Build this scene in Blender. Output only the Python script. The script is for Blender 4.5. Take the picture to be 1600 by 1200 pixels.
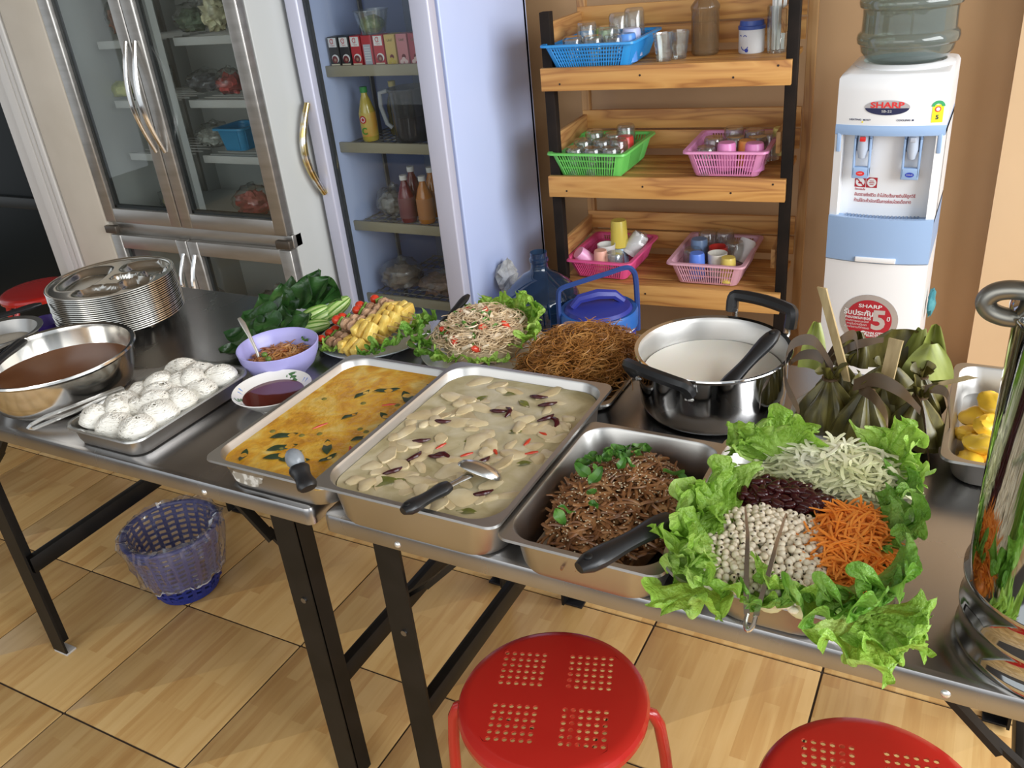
import bpy, bmesh, math, random
from math import sin, cos, pi, radians, sqrt, atan2
from mathutils import Matrix, Vector, Euler, noise as mnoise

for o in list(bpy.data.objects): bpy.data.objects.remove(o)
SC = bpy.context.scene
COL = SC.collection

# ------------------------------------------------------------------ camera
cam_d = bpy.data.cameras.new('camera')
cam = bpy.data.objects.new('camera', cam_d)
COL.objects.link(cam)
FPX = 1365.0
cam_d.sensor_width = 36.0
cam_d.lens = FPX / 1600.0 * 36.0
cam_d.clip_start = 0.02
_dn = Vector((1077 - 800, -(3212 - 600), -FPX)).normalized()
_up = -_dn
_px = -1880.0 - 800.0
_py = (_up.z * FPX - _up.x * _px) / _up.y
_X = -Vector((_px, _py, -FPX)).normalized()
_Y = _up.cross(_X)
CAM_H = 1.58
cam.matrix_world = Matrix(((_X.x, _X.y, _X.z, 0), (_Y.x, _Y.y, _Y.z, 0), (_up.x, _up.y, _up.z, CAM_H), (0, 0, 0, 1)))
SC.camera = cam

# ------------------------------------------------------------------ world, lights, exposure
w = bpy.data.worlds.new('sky_world'); SC.world = w; w.use_nodes = True
bg = w.node_tree.nodes['Background']
bg.inputs[0].default_value = (0.86, 0.93, 1.0, 1)
bg.inputs[1].default_value = 0.66

def area(name, loc, rot, sx, sy, power, col):
    d = bpy.data.lights.new(name, 'AREA'); d.shape = 'RECTANGLE'; d.size = sx; d.size_y = sy
    d.energy = power; d.color = col
    o = bpy.data.objects.new(name, d); COL.objects.link(o); o.location = loc; o.rotation_euler = rot
    return o
# daylight through the open shop front (behind the camera) and the open side to the right
area('shopfront_daylight', (-0.6, -2.6, 2.0), (radians(74), 0, 0), 4.6, 2.0, 40, (1.0, 0.98, 0.94))
area('side_opening_daylight', (2.9, 0.9, 2.1), (radians(68), 0, radians(90)), 3.6, 2.0, 165, (0.96, 0.98, 1.0))
SC.view_settings.view_transform = 'Standard'
SC.view_settings.look = 'None'
SC.view_settings.exposure = 0.45
SC.view_settings.gamma = 1.0
SC.view_settings.use_curve_mapping = False

# ------------------------------------------------------------------ helpers
rnd = random.Random(7)

class G:
    def __init__(s): s.v = []; s.f = []
    def add(s, vs, fs):
        n = len(s.v); s.v += [tuple(p) for p in vs]; s.f += [tuple(i + n for i in f) for f in fs]; return s
    def merge(s, g): return s.add(g.v, g.f)
    def xf(s, m): s.v = [tuple(m @ Vector(p)) for p in s.v]; return s
    def loops(s, L, cap0=False, cap1=False, closed=True):
        n = len(L[0]); vs = [p for l in L for p in l]; fs = []
        for i in range(len(L) - 1):
            for j in range(n if closed else n - 1):
                k = (j + 1) % n
                fs.append((i * n + j, i * n + k, (i + 1) * n + k, (i + 1) * n + j))
        if cap0: fs.append(tuple(range(n - 1, -1, -1)))
        if cap1: fs.append(tuple((len(L) - 1) * n + j for j in range(n)))
        return s.add(vs, fs)
    def box(s, c, sz, r=0.0, rz=0.0, rc=None):
        sx, sy, szz = sz
        if r <= 0:
            x, y, z = sx / 2, sy / 2, szz / 2
            vs = [(-x, -y, -z), (x, -y, -z), (x, y, -z), (-x, y, -z), (-x, -y, z), (x, -y, z), (x, y, z), (-x, y, z)]
            fs = [(3, 2, 1, 0), (4, 5, 6, 7), (0, 1, 5, 4), (1, 2, 6, 5), (2, 3, 7, 6), (3, 0, 4, 7)]
        else:
            g = G(); rr = rc or r
            L = []
            for ins, z in ((r, -szz / 2), (r * .3, -szz / 2 + r * .3), (0, -szz / 2 + r), (0, szz / 2 - r), (r * .3, szz / 2 - r * .3), (r, szz / 2)):
                L.append(rrect(sx - 2 * ins, sy - 2 * ins, max(rr - ins, .0004), z, 4))
            g.loops(L, True, True); vs, fs = g.v, g.f
        c_, s_ = cos(rz), sin(rz)
        return s.add([(c[0] + p[0] * c_ - p[1] * s_, c[1] + p[0] * s_ + p[1] * c_, c[2] + p[2]) for p in vs], fs)
    def lathe(s, prof, n=32, c=(0, 0, 0), sx=1, sy=1):
        L = [[(c[0] + r * cos(2 * pi * j / n) * sx, c[1] + r * sin(2 * pi * j / n) * sy, c[2] + z) for j in range(n)] for r, z in prof]
        return s.loops(L, prof[0][0] > 1e-6 and False, False)
    def tube(s, pts, r, n=8, caps=True, flat=1.0):
        pts = [Vector(p) for p in pts]; m = len(pts); L = []
        u = None
        for i, p in enumerate(pts):
            t = (pts[min(i + 1, m - 1)] - pts[max(i - 1, 0)])
            t = t.normalized() if t.length > 1e-9 else Vector((1, 0, 0))
            if u is None:
                a = Vector((0, 0, 1)) if abs(t.z) < .95 else Vector((1, 0, 0)); u = t.cross(a).normalized()
            else:
                u = u - t * u.dot(t); u = u.normalized() if u.length > 1e-6 else t.orthogonal().normalized()
            v = u.cross(t)
            rr = r[i] if isinstance(r, (list, tuple)) else r
            L.append([tuple(p + u * (rr * cos(2 * pi * j / n + pi / 4)) + v * (rr * flat * sin(2 * pi * j / n + pi / 4))) for j in range(n)])
        return s.loops(L, caps, caps)
    def ell(s, c, r, nu=12, nv=8, f=None):
        L = []
        for i in range(nv + 1):
            a = -pi / 2 + pi * i / nv
            ca = max(cos(a), 1e-4)
            l = []
            for j in range(nu):
                b = 2 * pi * j / nu
                d = Vector((ca * cos(b), ca * sin(b), sin(a)))
                k = f(d) if f else 1.0
                l.append((c[0] + r[0] * d.x * k, c[1] + r[1] * d.y * k, c[2] + r[2] * d.z * k))
            L.append(l)
        return s.loops(L, True, True)
    def grid(s, fn, nu, nv):
        vs = [fn(i / nu, j / nv) for i in range(nu + 1) for j in range(nv + 1)]
        fs = [(i * (nv + 1) + j, i * (nv + 1) + j + 1, (i + 1) * (nv + 1) + j + 1, (i + 1) * (nv + 1) + j) for i in range(nu) for j in range(nv)]
        return s.add(vs, fs)
    def prism(s, poly, z0, z1):
        return s.loops([[(x, y, z0) for x, y in poly], [(x, y, z1) for x, y in poly]], True, True)

def curve(pts, k=6):
    P = [Vector(p) for p in pts]; S = []
    for i in range(len(P) - 1):
        a, b, c, d = P[max(i - 1, 0)], P[i], P[i + 1], P[min(i + 2, len(P) - 1)]
        for q in range(k):
            u = q / k; S.append(.5 * ((2 * b) + (c - a) * u + (2 * a - 5 * b + 4 * c - d) * u * u + (3 * b - a - 3 * c + d) * u ** 3))
    return S + [P[-1]]
def rrect(w_, l_, r, z, n=6, cx=0, cy=0):
    r = min(r, w_ / 2 - 1e-4, l_ / 2 - 1e-4); P = []
    for sx, sy, a0 in ((1, -1, -pi / 2), (1, 1, 0), (-1, 1, pi / 2), (-1, -1, pi)):
        for k in range(n + 1):
            a = a0 + pi / 2 * k / n
            P.append((cx + sx * (w_ / 2 - r) + r * cos(a), cy + sy * (l_ / 2 - r) + r * sin(a), z))
    return P

def obj(name, g, mat, parent=None, loc=(0, 0, 0), rot=(0, 0, 0), smooth=38, recalc=True):
    me = bpy.data.meshes.new(name)
    me.from_pydata(g.v, [], g.f)
    if recalc:
        bm = bmesh.new(); bm.from_mesh(me); bmesh.ops.recalc_face_normals(bm, faces=bm.faces); bm.to_mesh(me); bm.free()
    if smooth:
        me.polygons.foreach_set('use_smooth', [True] * len(me.polygons))
        me.set_sharp_from_angle(angle=radians(smooth))
    for m in (mat if isinstance(mat, (list, tuple)) else [mat]): me.materials.append(m)
    me.update()
    o = bpy.data.objects.new(name, me); COL.objects.link(o)
    o.location = loc; o.rotation_euler = rot
    if parent: o.parent = parent
    return o

def tag(o, label, cat, group=None, kind=None):
    o['label'] = label; o['category'] = cat
    if group: o['group'] = group
    if kind: o['kind'] = kind
    return o

def thing(name, label, cat, loc=(0, 0, 0), rz=0, group=None, rot=None):
    o = bpy.data.objects.new(name, None); COL.objects.link(o)
    o.empty_display_size = .05
    o.location = loc; o.rotation_euler = rot or (0, 0, rz)
    return tag(o, label, cat, group)

def struct(name, g, mat, parent=None, smooth=38, label=None):
    o = obj(name, g, mat, parent, smooth=smooth)
    if not parent: o['kind'] = 'structure'
    if label: o['label'] = label
    return o

def dup(root, loc=None, rot=None, label=None, group=None, scale=None):
    r = root.copy(); COL.objects.link(r)
    if loc is not None: r.location = loc
    if rot is not None: r.rotation_euler = rot
    if scale is not None: r.scale = scale
    if label: r['label'] = label
    if group: r['group'] = group
    for ch in list(root.children):
        c = ch.copy(); COL.objects.link(c); c.parent = r
        for g in list(ch.children):
            d = g.copy(); COL.objects.link(d); d.parent = c
    return r

def text_geo(s, size, align='CENTER', shear=0, bold=0.0, sx=1.0):
    cu = bpy.data.curves.new('lettering', 'FONT'); cu.body = s; cu.size = size; cu.align_x = align; cu.align_y = 'CENTER'
    cu.shear = shear; cu.offset = bold; cu.resolution_u = 3
    o = bpy.data.objects.new('lettering', cu); COL.objects.link(o)
    dg = bpy.context.evaluated_depsgraph_get()
    me = bpy.data.meshes.new_from_object(o.evaluated_get(dg))
    g = G(); g.add([(v.co.x * sx, v.co.y, 0) for v in me.vertices], [tuple(p.vertices) for p in me.polygons])
    bpy.data.objects.remove(o); bpy.data.curves.remove(cu); bpy.data.meshes.remove(me)
    return g

# ------------------------------------------------------------------ materials
MATS = {}
def _base(name):
    m = bpy.data.materials.new(name); m.use_nodes = True
    return m, m.node_tree, m.node_tree.nodes['Principled BSDF']

def M(name, col, rough=.5, metal=0, spec=.5, trans=0, alpha=1, emit=0, coat=0, sss=0, sheen=0, ior=1.45):
    if name in MATS: return MATS[name]
    m, nt, b = _base(name)
    b.inputs['Base Color'].default_value = (*col, 1); b.inputs['Roughness'].default_value = rough
    b.inputs['Metallic'].default_value = metal; b.inputs['Specular IOR Level'].default_value = spec
    b.inputs['Transmission Weight'].default_value = trans; b.inputs['Coat Weight'].default_value = coat
    b.inputs['IOR'].default_value = ior
    if sss: b.inputs['Subsurface Weight'].default_value = sss; b.inputs['Subsurface Radius'].default_value = (.01, .006, .004); b.inputs['Subsurface Scale'].default_value = 1
    MATS[name] = m; return m

def _coords(nt, kind='Object', scale=(1, 1, 1), rot=(0, 0, 0), rand=False):
    tc = nt.nodes.new('ShaderNodeTexCoord'); mp = nt.nodes.new('ShaderNodeMapping')
    mp.inputs['Scale'].default_value = scale; mp.inputs['Rotation'].default_value = rot
    nt.links.new(tc.outputs[kind], mp.inputs['Vector'])
    if rand:
        oi = nt.nodes.new('ShaderNodeObjectInfo'); ml = nt.nodes.new('ShaderNodeMath'); ml.operation = 'MULTIPLY'; ml.inputs[1].default_value = 37.0
        nt.links.new(oi.outputs['Random'], ml.inputs[0]); nt.links.new(ml.outputs[0], mp.inputs['Location'])
    return mp.outputs['Vector']

def _ramp(nt, fac, stops):
    r = nt.nodes.new('ShaderNodeValToRGB'); e = r.color_ramp.elements
    while len(e) < len(stops): e.new(.5)
    for i, (p, c) in enumerate(stops): e[i].position = p; e[i].color = (*c, 1)
    nt.links.new(fac, r.inputs['Fac']); return r.outputs['Color']

def MN(name, stops, scale=8, rough=.5, metal=0, detail=4, stretch=(1, 1, 1), bump=0, bscale=None, kind='Object', dist=0, rand=False, spec=.5, coat=0, rrough=None, trl=0):
    """noise coloured material; stops = [(pos, colour)]"""
    if name in MATS: return MATS[name]
    m, nt, b = _base(name)
    v = _coords(nt, kind, stretch, rand=rand)
    n = nt.nodes.new('ShaderNodeTexNoise'); n.inputs['Scale'].default_value = scale; n.inputs['Detail'].default_value = detail; n.inputs['Distortion'].default_value = dist
    nt.links.new(v, n.inputs['Vector'])
    nt.links.new(_ramp(nt, n.outputs['Fac'], stops), b.inputs['Base Color'])
    b.inputs['Roughness'].default_value = rough; b.inputs['Metallic'].default_value = metal; b.inputs['Specular IOR Level'].default_value = spec; b.inputs['Coat Weight'].default_value = coat
    if rrough:
        mr = nt.nodes.new('ShaderNodeMapRange'); mr.inputs['To Min'].default_value = rrough[0]; mr.inputs['To Max'].default_value = rrough[1]
        nt.links.new(n.outputs['Fac'], mr.inputs['Value']); nt.links.new(mr.outputs[0], b.inputs['Roughness'])
    if bump:
        n2 = nt.nodes.new('ShaderNodeTexNoise'); n2.inputs['Scale'].default_value = bscale or scale * 2; n2.inputs['Detail'].default_value = 3
        nt.links.new(v, n2.inputs['Vector'])
        bp = nt.nodes.new('ShaderNodeBump'); bp.inputs['Strength'].default_value = bump; bp.inputs['Distance'].default_value = .01
        nt.links.new(n2.outputs['Fac'], bp.inputs['Height']); nt.links.new(bp.outputs[0], b.inputs['Normal'])
    if trl:
        t = nt.nodes.new('ShaderNodeBsdfTranslucent'); mx = nt.nodes.new('ShaderNodeMixShader'); mx.inputs[0].default_value = trl
        nt.links.new(b.inputs['Base Color'].links[0].from_socket, t.inputs['Color'])
        out = nt.nodes['Material Output']
        nt.links.new(b.outputs[0], mx.inputs[1]); nt.links.new(t.outputs[0], mx.inputs[2]); nt.links.new(mx.outputs[0], out.inputs['Surface'])
    MATS[name] = m; return m

def MW(name, c1, c2, c3, axis='x', scale=1.0, rough=.55):
    """pine-like wood with stretched rings"""
    if name in MATS: return MATS[name]
    m, nt, b = _base(name)
    st = {'x': (1.2, 14, 14), 'y': (14, 1.2, 14), 'z': (14, 14, 1.2)}[axis]
    v = _coords(nt, 'Object', tuple(k * scale for k in st), rand=True)
    n = nt.nodes.new('ShaderNodeTexNoise'); n.inputs['Scale'].default_value = 1.6; n.inputs['Detail'].default_value = 2; n.inputs['Distortion'].default_value = .7
    nt.links.new(v, n.inputs['Vector'])
    mt = nt.nodes.new('ShaderNodeMath'); mt.operation = 'MULTIPLY'; mt.inputs[1].default_value = 7
    fr = nt.nodes.new('ShaderNodeMath'); fr.operation = 'PINGPONG'; fr.inputs[1].default_value = 1
    nt.links.new(n.outputs['Fac'], mt.inputs[0]); nt.links.new(mt.outputs[0], fr.inputs[0])
    nt.links.new(_ramp(nt, fr.outputs[0], [(0, c1), (.6, c2), (1, c3)]), b.inputs['Base Color'])
    b.inputs['Roughness'].default_value = rough
    MATS[name] = m; return m

def MG(name, tint=(1, 1, 1), refl=1.0, rough=.0, ior=1.45, body=0.0, bodycol=(1, 1, 1)):
    """thin clear sheet: transparent + fresnel gloss (+ a little diffuse body)"""
    if name in MATS: return MATS[name]
    m = bpy.data.materials.new(name); m.use_nodes = True; nt = m.node_tree
    nt.nodes.remove(nt.nodes['Principled BSDF']); out = nt.nodes['Material Output']
    tr = nt.nodes.new('ShaderNodeBsdfTransparent'); tr.inputs[0].default_value = (*tint, 1)
    gl = nt.nodes.new('ShaderNodeBsdfGlossy'); gl.inputs['Roughness'].default_value = rough
    fz = nt.nodes.new('ShaderNodeFresnel')
    ge = nt.nodes.new('ShaderNodeNewGeometry'); mi = nt.nodes.new('ShaderNodeMix'); mi.data_type = 'FLOAT'
    mi.inputs[2].default_value = ior; mi.inputs[3].default_value = 1 / ior   # a thin sheet reflects alike from both faces
    nt.links.new(ge.outputs['Backfacing'], mi.inputs[0]); nt.links.new(mi.outputs[0], fz.inputs['IOR'])
    ml = nt.nodes.new('ShaderNodeMath'); ml.operation = 'MULTIPLY'; ml.inputs[1].default_value = refl; ml.use_clamp = True
    mx = nt.nodes.new('ShaderNodeMixShader')
    nt.links.new(fz.outputs[0], ml.inputs[0]); nt.links.new(ml.outputs[0], mx.inputs[0])
    src = tr.outputs[0]
    if body:
        df = nt.nodes.new('ShaderNodeBsdfDiffuse'); df.inputs[0].default_value = (*bodycol, 1)
        m2 = nt.nodes.new('ShaderNodeMixShader'); m2.inputs[0].default_value = body
        nt.links.new(tr.outputs[0], m2.inputs[1]); nt.links.new(df.outputs[0], m2.inputs[2]); src = m2.outputs[0]
    nt.links.new(src, mx.inputs[1]); nt.links.new(gl.outputs[0], mx.inputs[2]); nt.links.new(mx.outputs[0], out.inputs['Surface'])
    MATS[name] = m; return m

def m_floor():
    m, nt, b = _base('laminate_print_tile')
    tc = nt.nodes.new('ShaderNodeTexCoord'); oi = nt.nodes.new('ShaderNodeObjectInfo')
    mp = nt.nodes.new('ShaderNodeMapping'); mp.inputs['Rotation'].default_value = (0, 0, pi / 2)
    nt.links.new(tc.outputs['Object'], mp.inputs['Vector'])
    cb = nt.nodes.new('ShaderNodeCombineXYZ'); ml = nt.nodes.new('ShaderNodeMath'); ml.operation = 'MULTIPLY'; ml.inputs[1].default_value = 11
    nt.links.new(oi.outputs['Random'], ml.inputs[0]); nt.links.new(ml.outputs[0], cb.inputs['X']); nt.links.new(ml.outputs[0], cb.inputs['Y'])
    nt.links.new(cb.outputs[0], mp.inputs['Location'])
    br = nt.nodes.new('ShaderNodeTexBrick'); br.inputs['Scale'].default_value = 1
    br.inputs['Brick Width'].default_value = .27; br.inputs['Row Height'].default_value = .034; br.inputs['Mortar Size'].default_value = 0.0
    br.inputs['Color1'].default_value = (.0, .0, .0, 1); br.inputs['Color2'].default_value = (1, 1, 1, 1); br.offset = .37
    nt.links.new(mp.outputs[0], br.inputs['Vector'])
    mp2 = nt.nodes.new('ShaderNodeMapping'); mp2.inputs['Scale'].default_value = (3, 34, 3)
    nt.links.new(mp.outputs[0], mp2.inputs['Vector'])
    n = nt.nodes.new('ShaderNodeTexNoise'); n.inputs['Scale'].default_value = 1.3; n.inputs['Detail'].default_value = 4; n.inputs['Distortion'].default_value = .5
    nt.links.new(mp2.outputs[0], n.inputs['Vector'])
    mx = nt.nodes.new('ShaderNodeMix'); mx.data_type = 'FLOAT'; mx.inputs[0].default_value = .70
    nt.links.new(br.outputs['Color'], mx.inputs[2]); nt.links.new(n.outputs['Fac'], mx.inputs[3])
    nt.links.new(_ramp(nt, mx.outputs[0], [(.18, (.64, .43, .185)), (.45, (.58, .37, .145)), (.64, (.50, .29, .102)), (.88, (.41, .215, .07))]), b.inputs['Base Color'])
    b.inputs['Roughness'].default_value = .34; b.inputs['Specular IOR Level'].default_value = .45
    MATS['floor'] = m; return m

STEEL = MN('brushed_steel', [(.3, (.50, .49, .47)), (.7, (.54, .53, .51))], scale=7, metal=1, rrough=(.30, .40), detail=5)
STEEL_T = MN('worn_steel_table', [(.25, (.36, .35, .345)), (.55, (.42, .41, .405)), (.8, (.46, .45, .445))], scale=3.5, metal=1, stretch=(2.2, 1, 1), rrough=(.20, .34), detail=5)
STEEL_P = M('polished_steel', (.72, .72, .71), .06, 1)
STEEL_S = MN('satin_steel', [(.3, (.62, .61, .58)), (.7, (.72, .71, .68))], scale=4, metal=1, rrough=(.14, .26))
BLACKP = M('black_plastic', (.012, .012, .013), .35)
BLACKI = MN('black_painted_iron', [(.3, (.004, .004, .0035)), (.8, (.013, .011, .010))], scale=14, rough=.45, spec=.3)
WHITEP = M('white_plastic', (.86, .87, .88), .28)
PINE = MW('pine_board', (.62, .33, .10), (.55, .27, .075), (.37, .155, .042), 'x')
PINE_Z = MW('pine_post', (.50, .28, .11), (.44, .23, .08), (.30, .14, .05), 'z')
PINE_Y = MW('pine_board_across', (.54, .30, .11), (.48, .25, .085), (.34, .15, .05), 'y')
GLASSW = MG('clear_glassware', (.93, .95, .94), 2.4, .0, 1.5, .04, (.8, .82, .8))
PANE = MG('fridge_pane', (.93, .95, .94), .95)
GREENS = MN('frilly_lettuce_green', [(.25, (.20, .40, .035)), (.5, (.36, .60, .085)), (.75, (.58, .78, .24))], scale=16, rough=.40, bump=.9, bscale=85, trl=.3, rand=True)
GREEND = MN('dark_lettuce_green', [(.25, (.08, .23, .02)), (.5, (.18, .40, .045)), (.75, (.36, .58, .13))], scale=16, rough=.40, bump=.9, bscale=85, trl=.3, rand=True)

# ------------------------------------------------------------------ setting
TILE = m_floor()
TW = .405
g = G(); g.box((-1.2, 1.0, -.012), (11, 8.4, .016))
floor = struct('floor', g, M('dark_grout', (.045, .03, .02), .8))
tg = G(); tg.box((0, 0, -.0025), (TW - .005, TW - .005, .005), .0015, rc=.003)
t0 = None
for i in range(-8, 8):
    for j in range(-4, 7):
        x = -1.80 + TW * (i + .5); y = .762 + TW * (j + .5)
        if y > 3.26 + TW / 2: continue
        if t0 is None:
            t0 = obj('floor_tile', tg, TILE, floor, (x, y, 0)); o = t0
        else:
            o = t0.copy(); COL.objects.link(o); o.parent = floor; o.location = (x, y, 0)
WALLM = MN('tan_painted_wall', [(.3, (.52, .325, .165)), (.7, (.57, .36, .19))], scale=3, rough=.6)
g = G(); g.box((-.4, 3.35, 1.45), (6.4, .2, 2.9)); struct('wall_back', g, WALLM)
g = G(); g.box((.52, 3.19, 1.45), (1.0, .14, 2.9)); struct('trim_1', g, MN('tan_column_paint', [(.3, (.58, .40, .23)), (.7, (.62, .43, .25))], scale=3, rough=.6))  # column tone lightened for the light its forward face catches
g = G(); g.box((-2.75, 1.3, 2.95), (7.7, 4.2, .1)); struct('ceiling', g, M('ceiling_paint', (.30, .27, .23), .8))  # unseen ceiling added for the light, cut short to let skylight in
CREAM = MN('cream_plaster', [(.3, (.60, .54, .45)), (.7, (.68, .62, .53))], scale=4, rough=.7)
g = G(); g.box((-6.0, -1.75, 1.45), (.15, 2.6, 2.9)); struct('wall_side', g, M('side_wall_paint', (.16, .13, .10), .7))  # unseen dark wall added to keep sky haze off the right fridge door
g = G(); g.box((-3.185, 2.42, 1.45), (.23, .44, 2.9), .012); struct('wall_left', g, CREAM)
g = G(); g.box((-3.35, 2.40, 1.45), (.10, .36, 2.9)); g.box((-3.327, 2.215, 1.45), (.03, .03, 2.9), .006); g.box((-3.372, 2.22, 1.45), (.022, .02, 2.9), .005)
WALU = M('white_aluminium', (.72, .70, .67), .4)
struct('trim_2', g, WALU)
d1 = G(); d1.box((-3.425, 2.24, 1.45), (.05, .05, 2.9), .004); d1.box((-3.525, 2.27, 1.45), (.075, .04, 2.9), .004)
door = struct('door_1', d1, WALU)
g = G(); g.box((-4.6, 2.30, 1.45), (2.15, .012, 2.9)); obj('glass_pane', g, M('dark_tinted_glass', (.004, .006, .006), .35, spec=.15), door)  # near-black puts the unlit room behind the glass into its colour
g = G(); g.box((-3.468, 2.27, 1.45), (.04, .05, 2.9)); obj('gasket', g, M('dark_gap', (.008, .009, .01), .6), door)  # dark strip painted in for the shaded gap between the door stiles
g = G(); g.box((-4.5, 2.29, .72), (1.9, .03, .05), .004); obj('mid_rail', g, M('dark_rail', (.02, .022, .022), .4), door)

# ------------------------------------------------------------------ steel tables
TZ = .75; Y0 = .868; Y1 = 1.63
def steel_table(x0, x1, legs, label, name='steel_table'):
    t = thing(name, label, 'table', ((x0 + x1) / 2, (Y0 + Y1) / 2, 0), group='folding steel tables')
    w_, d_ = x1 - x0, Y1 - Y0
    g = G()
    L = []
    for ins, z in ((.030, TZ - .034), (.0, TZ - .034), (0, TZ - .008), (.0025, TZ - .0025), (.009, TZ)):
        L.append(rrect(w_ - 2 * ins, d_ - 2 * ins, max(.014 - ins, .004), z, 4))
    g.loops(L, True, True); obj('tabletop', g, STEEL_T, t)
    cx, cy = (x0 + x1) / 2, (Y0 + Y1) / 2
    for lx, s in legs:
        for yy, sg in ((Y0 + .03, 1), (Y1 - .045, -1)):
            g = G(); X = lx - cx; Yv = yy - cy
            g.box((X, Yv, (TZ - .034) / 2 + .004), (.052, .006, TZ - .042))
            g.box((X - s * .023, Yv + sg * .020, (TZ - .034) / 2 + .004), (.006, .04, TZ - .042))
            lg = obj('leg', g, BLACKI, t)
            g = G(); g.box((X, Yv + sg * .012, .003), (.05, .03, .006), .001); obj('foot_cap', g, M('foot_rubber', (.5, .48, .45), .6) if sg > 0 else BLACKP, lg)
            g = G(); g.tube([(X + .004, Yv - sg * .003, .50), (X + .004, Yv - sg * .006, .50)], .006, 10); obj('bolt', g, M('bolt_steel', (.25, .24, .23), .4, 1), lg)
            # folding brace
            g = G(); bx = X + s * .15
            g.tube([(bx, Yv + sg * .018, TZ - .045), (X + s * .06, Yv + sg * .018, .61)], .013, 4, True, .5)
            g.tube([(X + s * .075, Yv + sg * .024, .625), (X + s * .005, Yv + sg * .024, .565)], .010, 4, True, .5)
            obj('brace', g, BLACKI, t)
        g = G(); g.box((lx - cx - s * .01, 0, .275), (.022, Y1 - Y0 - .10, .045), .002); obj('crossbar', g, BLACKI, t)
    return t, cx, cy
tl, cxl, cyl_ = steel_table(-2.2, -.928, ((-1.985, 1), (-1.030, -1)), 'long steel folding table on black legs under the noodle tray and brown soup bowl')
tr, cxr, cyr = steel_table(-.902, .30, ((-.802, 1), (.172, -1)), 'steel folding table on black legs under the creamy soup pan and salad tray')
def rivet(t, cx, cy, x, z=.727):
    g = G(); g.ell((x - cx, Y0 - cy, z), (.006, .004, .006), 10, 6); obj('rivet', g, M('rivet_alu', (.8, .8, .78), .3, .8), t)
rivet(tl, cxl, cyl_, -1.178); rivet(tl, cxl, cyl_, -1.96); rivet(tr, cxr, cyr, -.752); rivet(tr, cxr, cyr, .04)

# ------------------------------------------------------------------ left four-door fridge
FX0, FX1, FY = -3.07, -2.135, 2.20
fr = thing('display_fridge', 'four-door steel-framed display fridge with glass doors beside the cream wall', 'fridge', ((FX0 + FX1) / 2, FY + .3, 0))
fx, fy = (FX0 + FX1) / 2, FY + .3
def fpart(name, g, mat, parent=None, off=(fx, fy, 0), smooth=38):
    m_ = Matrix.Translation((-off[0], -off[1], -off[2])); g.xf(m_)
    return obj(name, g, mat, parent or fr, smooth=smooth)
FRAME = MN('brushed_door_frame', [(.3, (.40, .38, .35)), (.7, (.50, .48, .45))], scale=5, metal=.85, stretch=(1, 1, 8), rrough=(.3, .42))
FIN = M('fridge_inner_white', (.62, .64, .63), .5)
g = G()
g.box((FX1 - .012, FY + .33, .95), (.024, .58, 1.80), .004); g.box((FX0 + .012, FY + .33, .95), (.024, .58, 1.80), .004)
g.box((fx, FY + .33, 1.87), (FX1 - FX0, .58, .06), .004); g.box((fx, FY + .61, .95), (FX1 - FX0, .02, 1.80)); g.box((fx, FY + .33, .07), (FX1 - FX0, .58, .06))
fpart('cabinet', g, M('fridge_grey_white', (.53, .545, .53), .35))
g = G(); g.box((fx, FY + .05, .672), (FX1 - FX0, .05, .05), .004); fpart('middle_rail', g, FRAME)
g = G(); g.box((fx, FY + .33, .66), (FX1 - FX0 - .05, .5, .02)); g.box((-2.65, FY + .10, 1.2), (.05, .03, 1.05)); g.box((FX1 - .05, FY + .1, 1.2), (.03, .05, 1.05)); fpart('inner_lining', g, FIN)
def glass_door(x0, x1, z0, z1, hx, name='door'):
    g = G(); s = .055; zc = (z0 + z1) / 2
    g.box((x0 + s / 2, FY + .018, zc), (s, .036, z1 - z0), .005); g.box((x1 - s / 2, FY + .018, zc), (s, .036, z1 - z0), .005)
    g.box(((x0 + x1) / 2, FY + .019, z0 + s / 2), (x1 - x0 - 2 * s + .002, .034, s), .003); g.box(((x0 + x1) / 2, FY + .019, z1 - s / 2), (x1 - x0 - 2 * s + .002, .034, s), .003)
    d = fpart(name, g, FRAME)
    g = G(); a = .012
    g.box((x0 + s + a / 2, FY + .026, zc), (a, .016, z1 - z0 - 2 * s)); g.box((x1 - s - a / 2, FY + .026, zc), (a, .016, z1 - z0 - 2 * s))
    g.box(((x0 + x1) / 2, FY + .026, z0 + s + a / 2), (x1 - x0 - 2 * s, .016, a)); fpart('gasket', g, M('door_gasket', (.02, .025, .027), .5), d)
    g = G(); g.box(((x0 + x1) / 2, FY + .02, zc), (x1 - x0 - 2 * s + .004, .005, z1 - z0 - 2 * s + .004)); fpart('pane', g, PANE, d)
    hz0, hz1 = (max(z0 + .04, .985), 1.36) if z1 > 1 else (z1 - .30, z1 - .05)
    g = G(); P = [(hx, FY - .004 - .045 * sin(pi * k / 14), hz0 + (hz1 - hz0) * k / 14) for k in range(15)]
    g.tube(P, [.007 + .003 * sin(pi * k / 14) for k in range(15)], 8); fpart('handle', g, M('chrome', (.75, .74, .72), .12, 1), d)
    return d
glass_door(FX0, -2.652, .70, 1.80, -2.668)
glass_door(-2.648, FX1, .70, 1.80, -2.622)
glass_door(FX0, -2.652, .10, .648, -2.675)
glass_door(-2.648, FX1, .10, .648, -2.615)
for hx in (FX1 - .015, FX0 + .03):
    g = G(); g.box((hx, FY - .006, .673), (.065, .02, .03), .003); fpart('hinge', g, M('dark_hinge', (.12, .10, .08), .4, .6))
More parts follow.
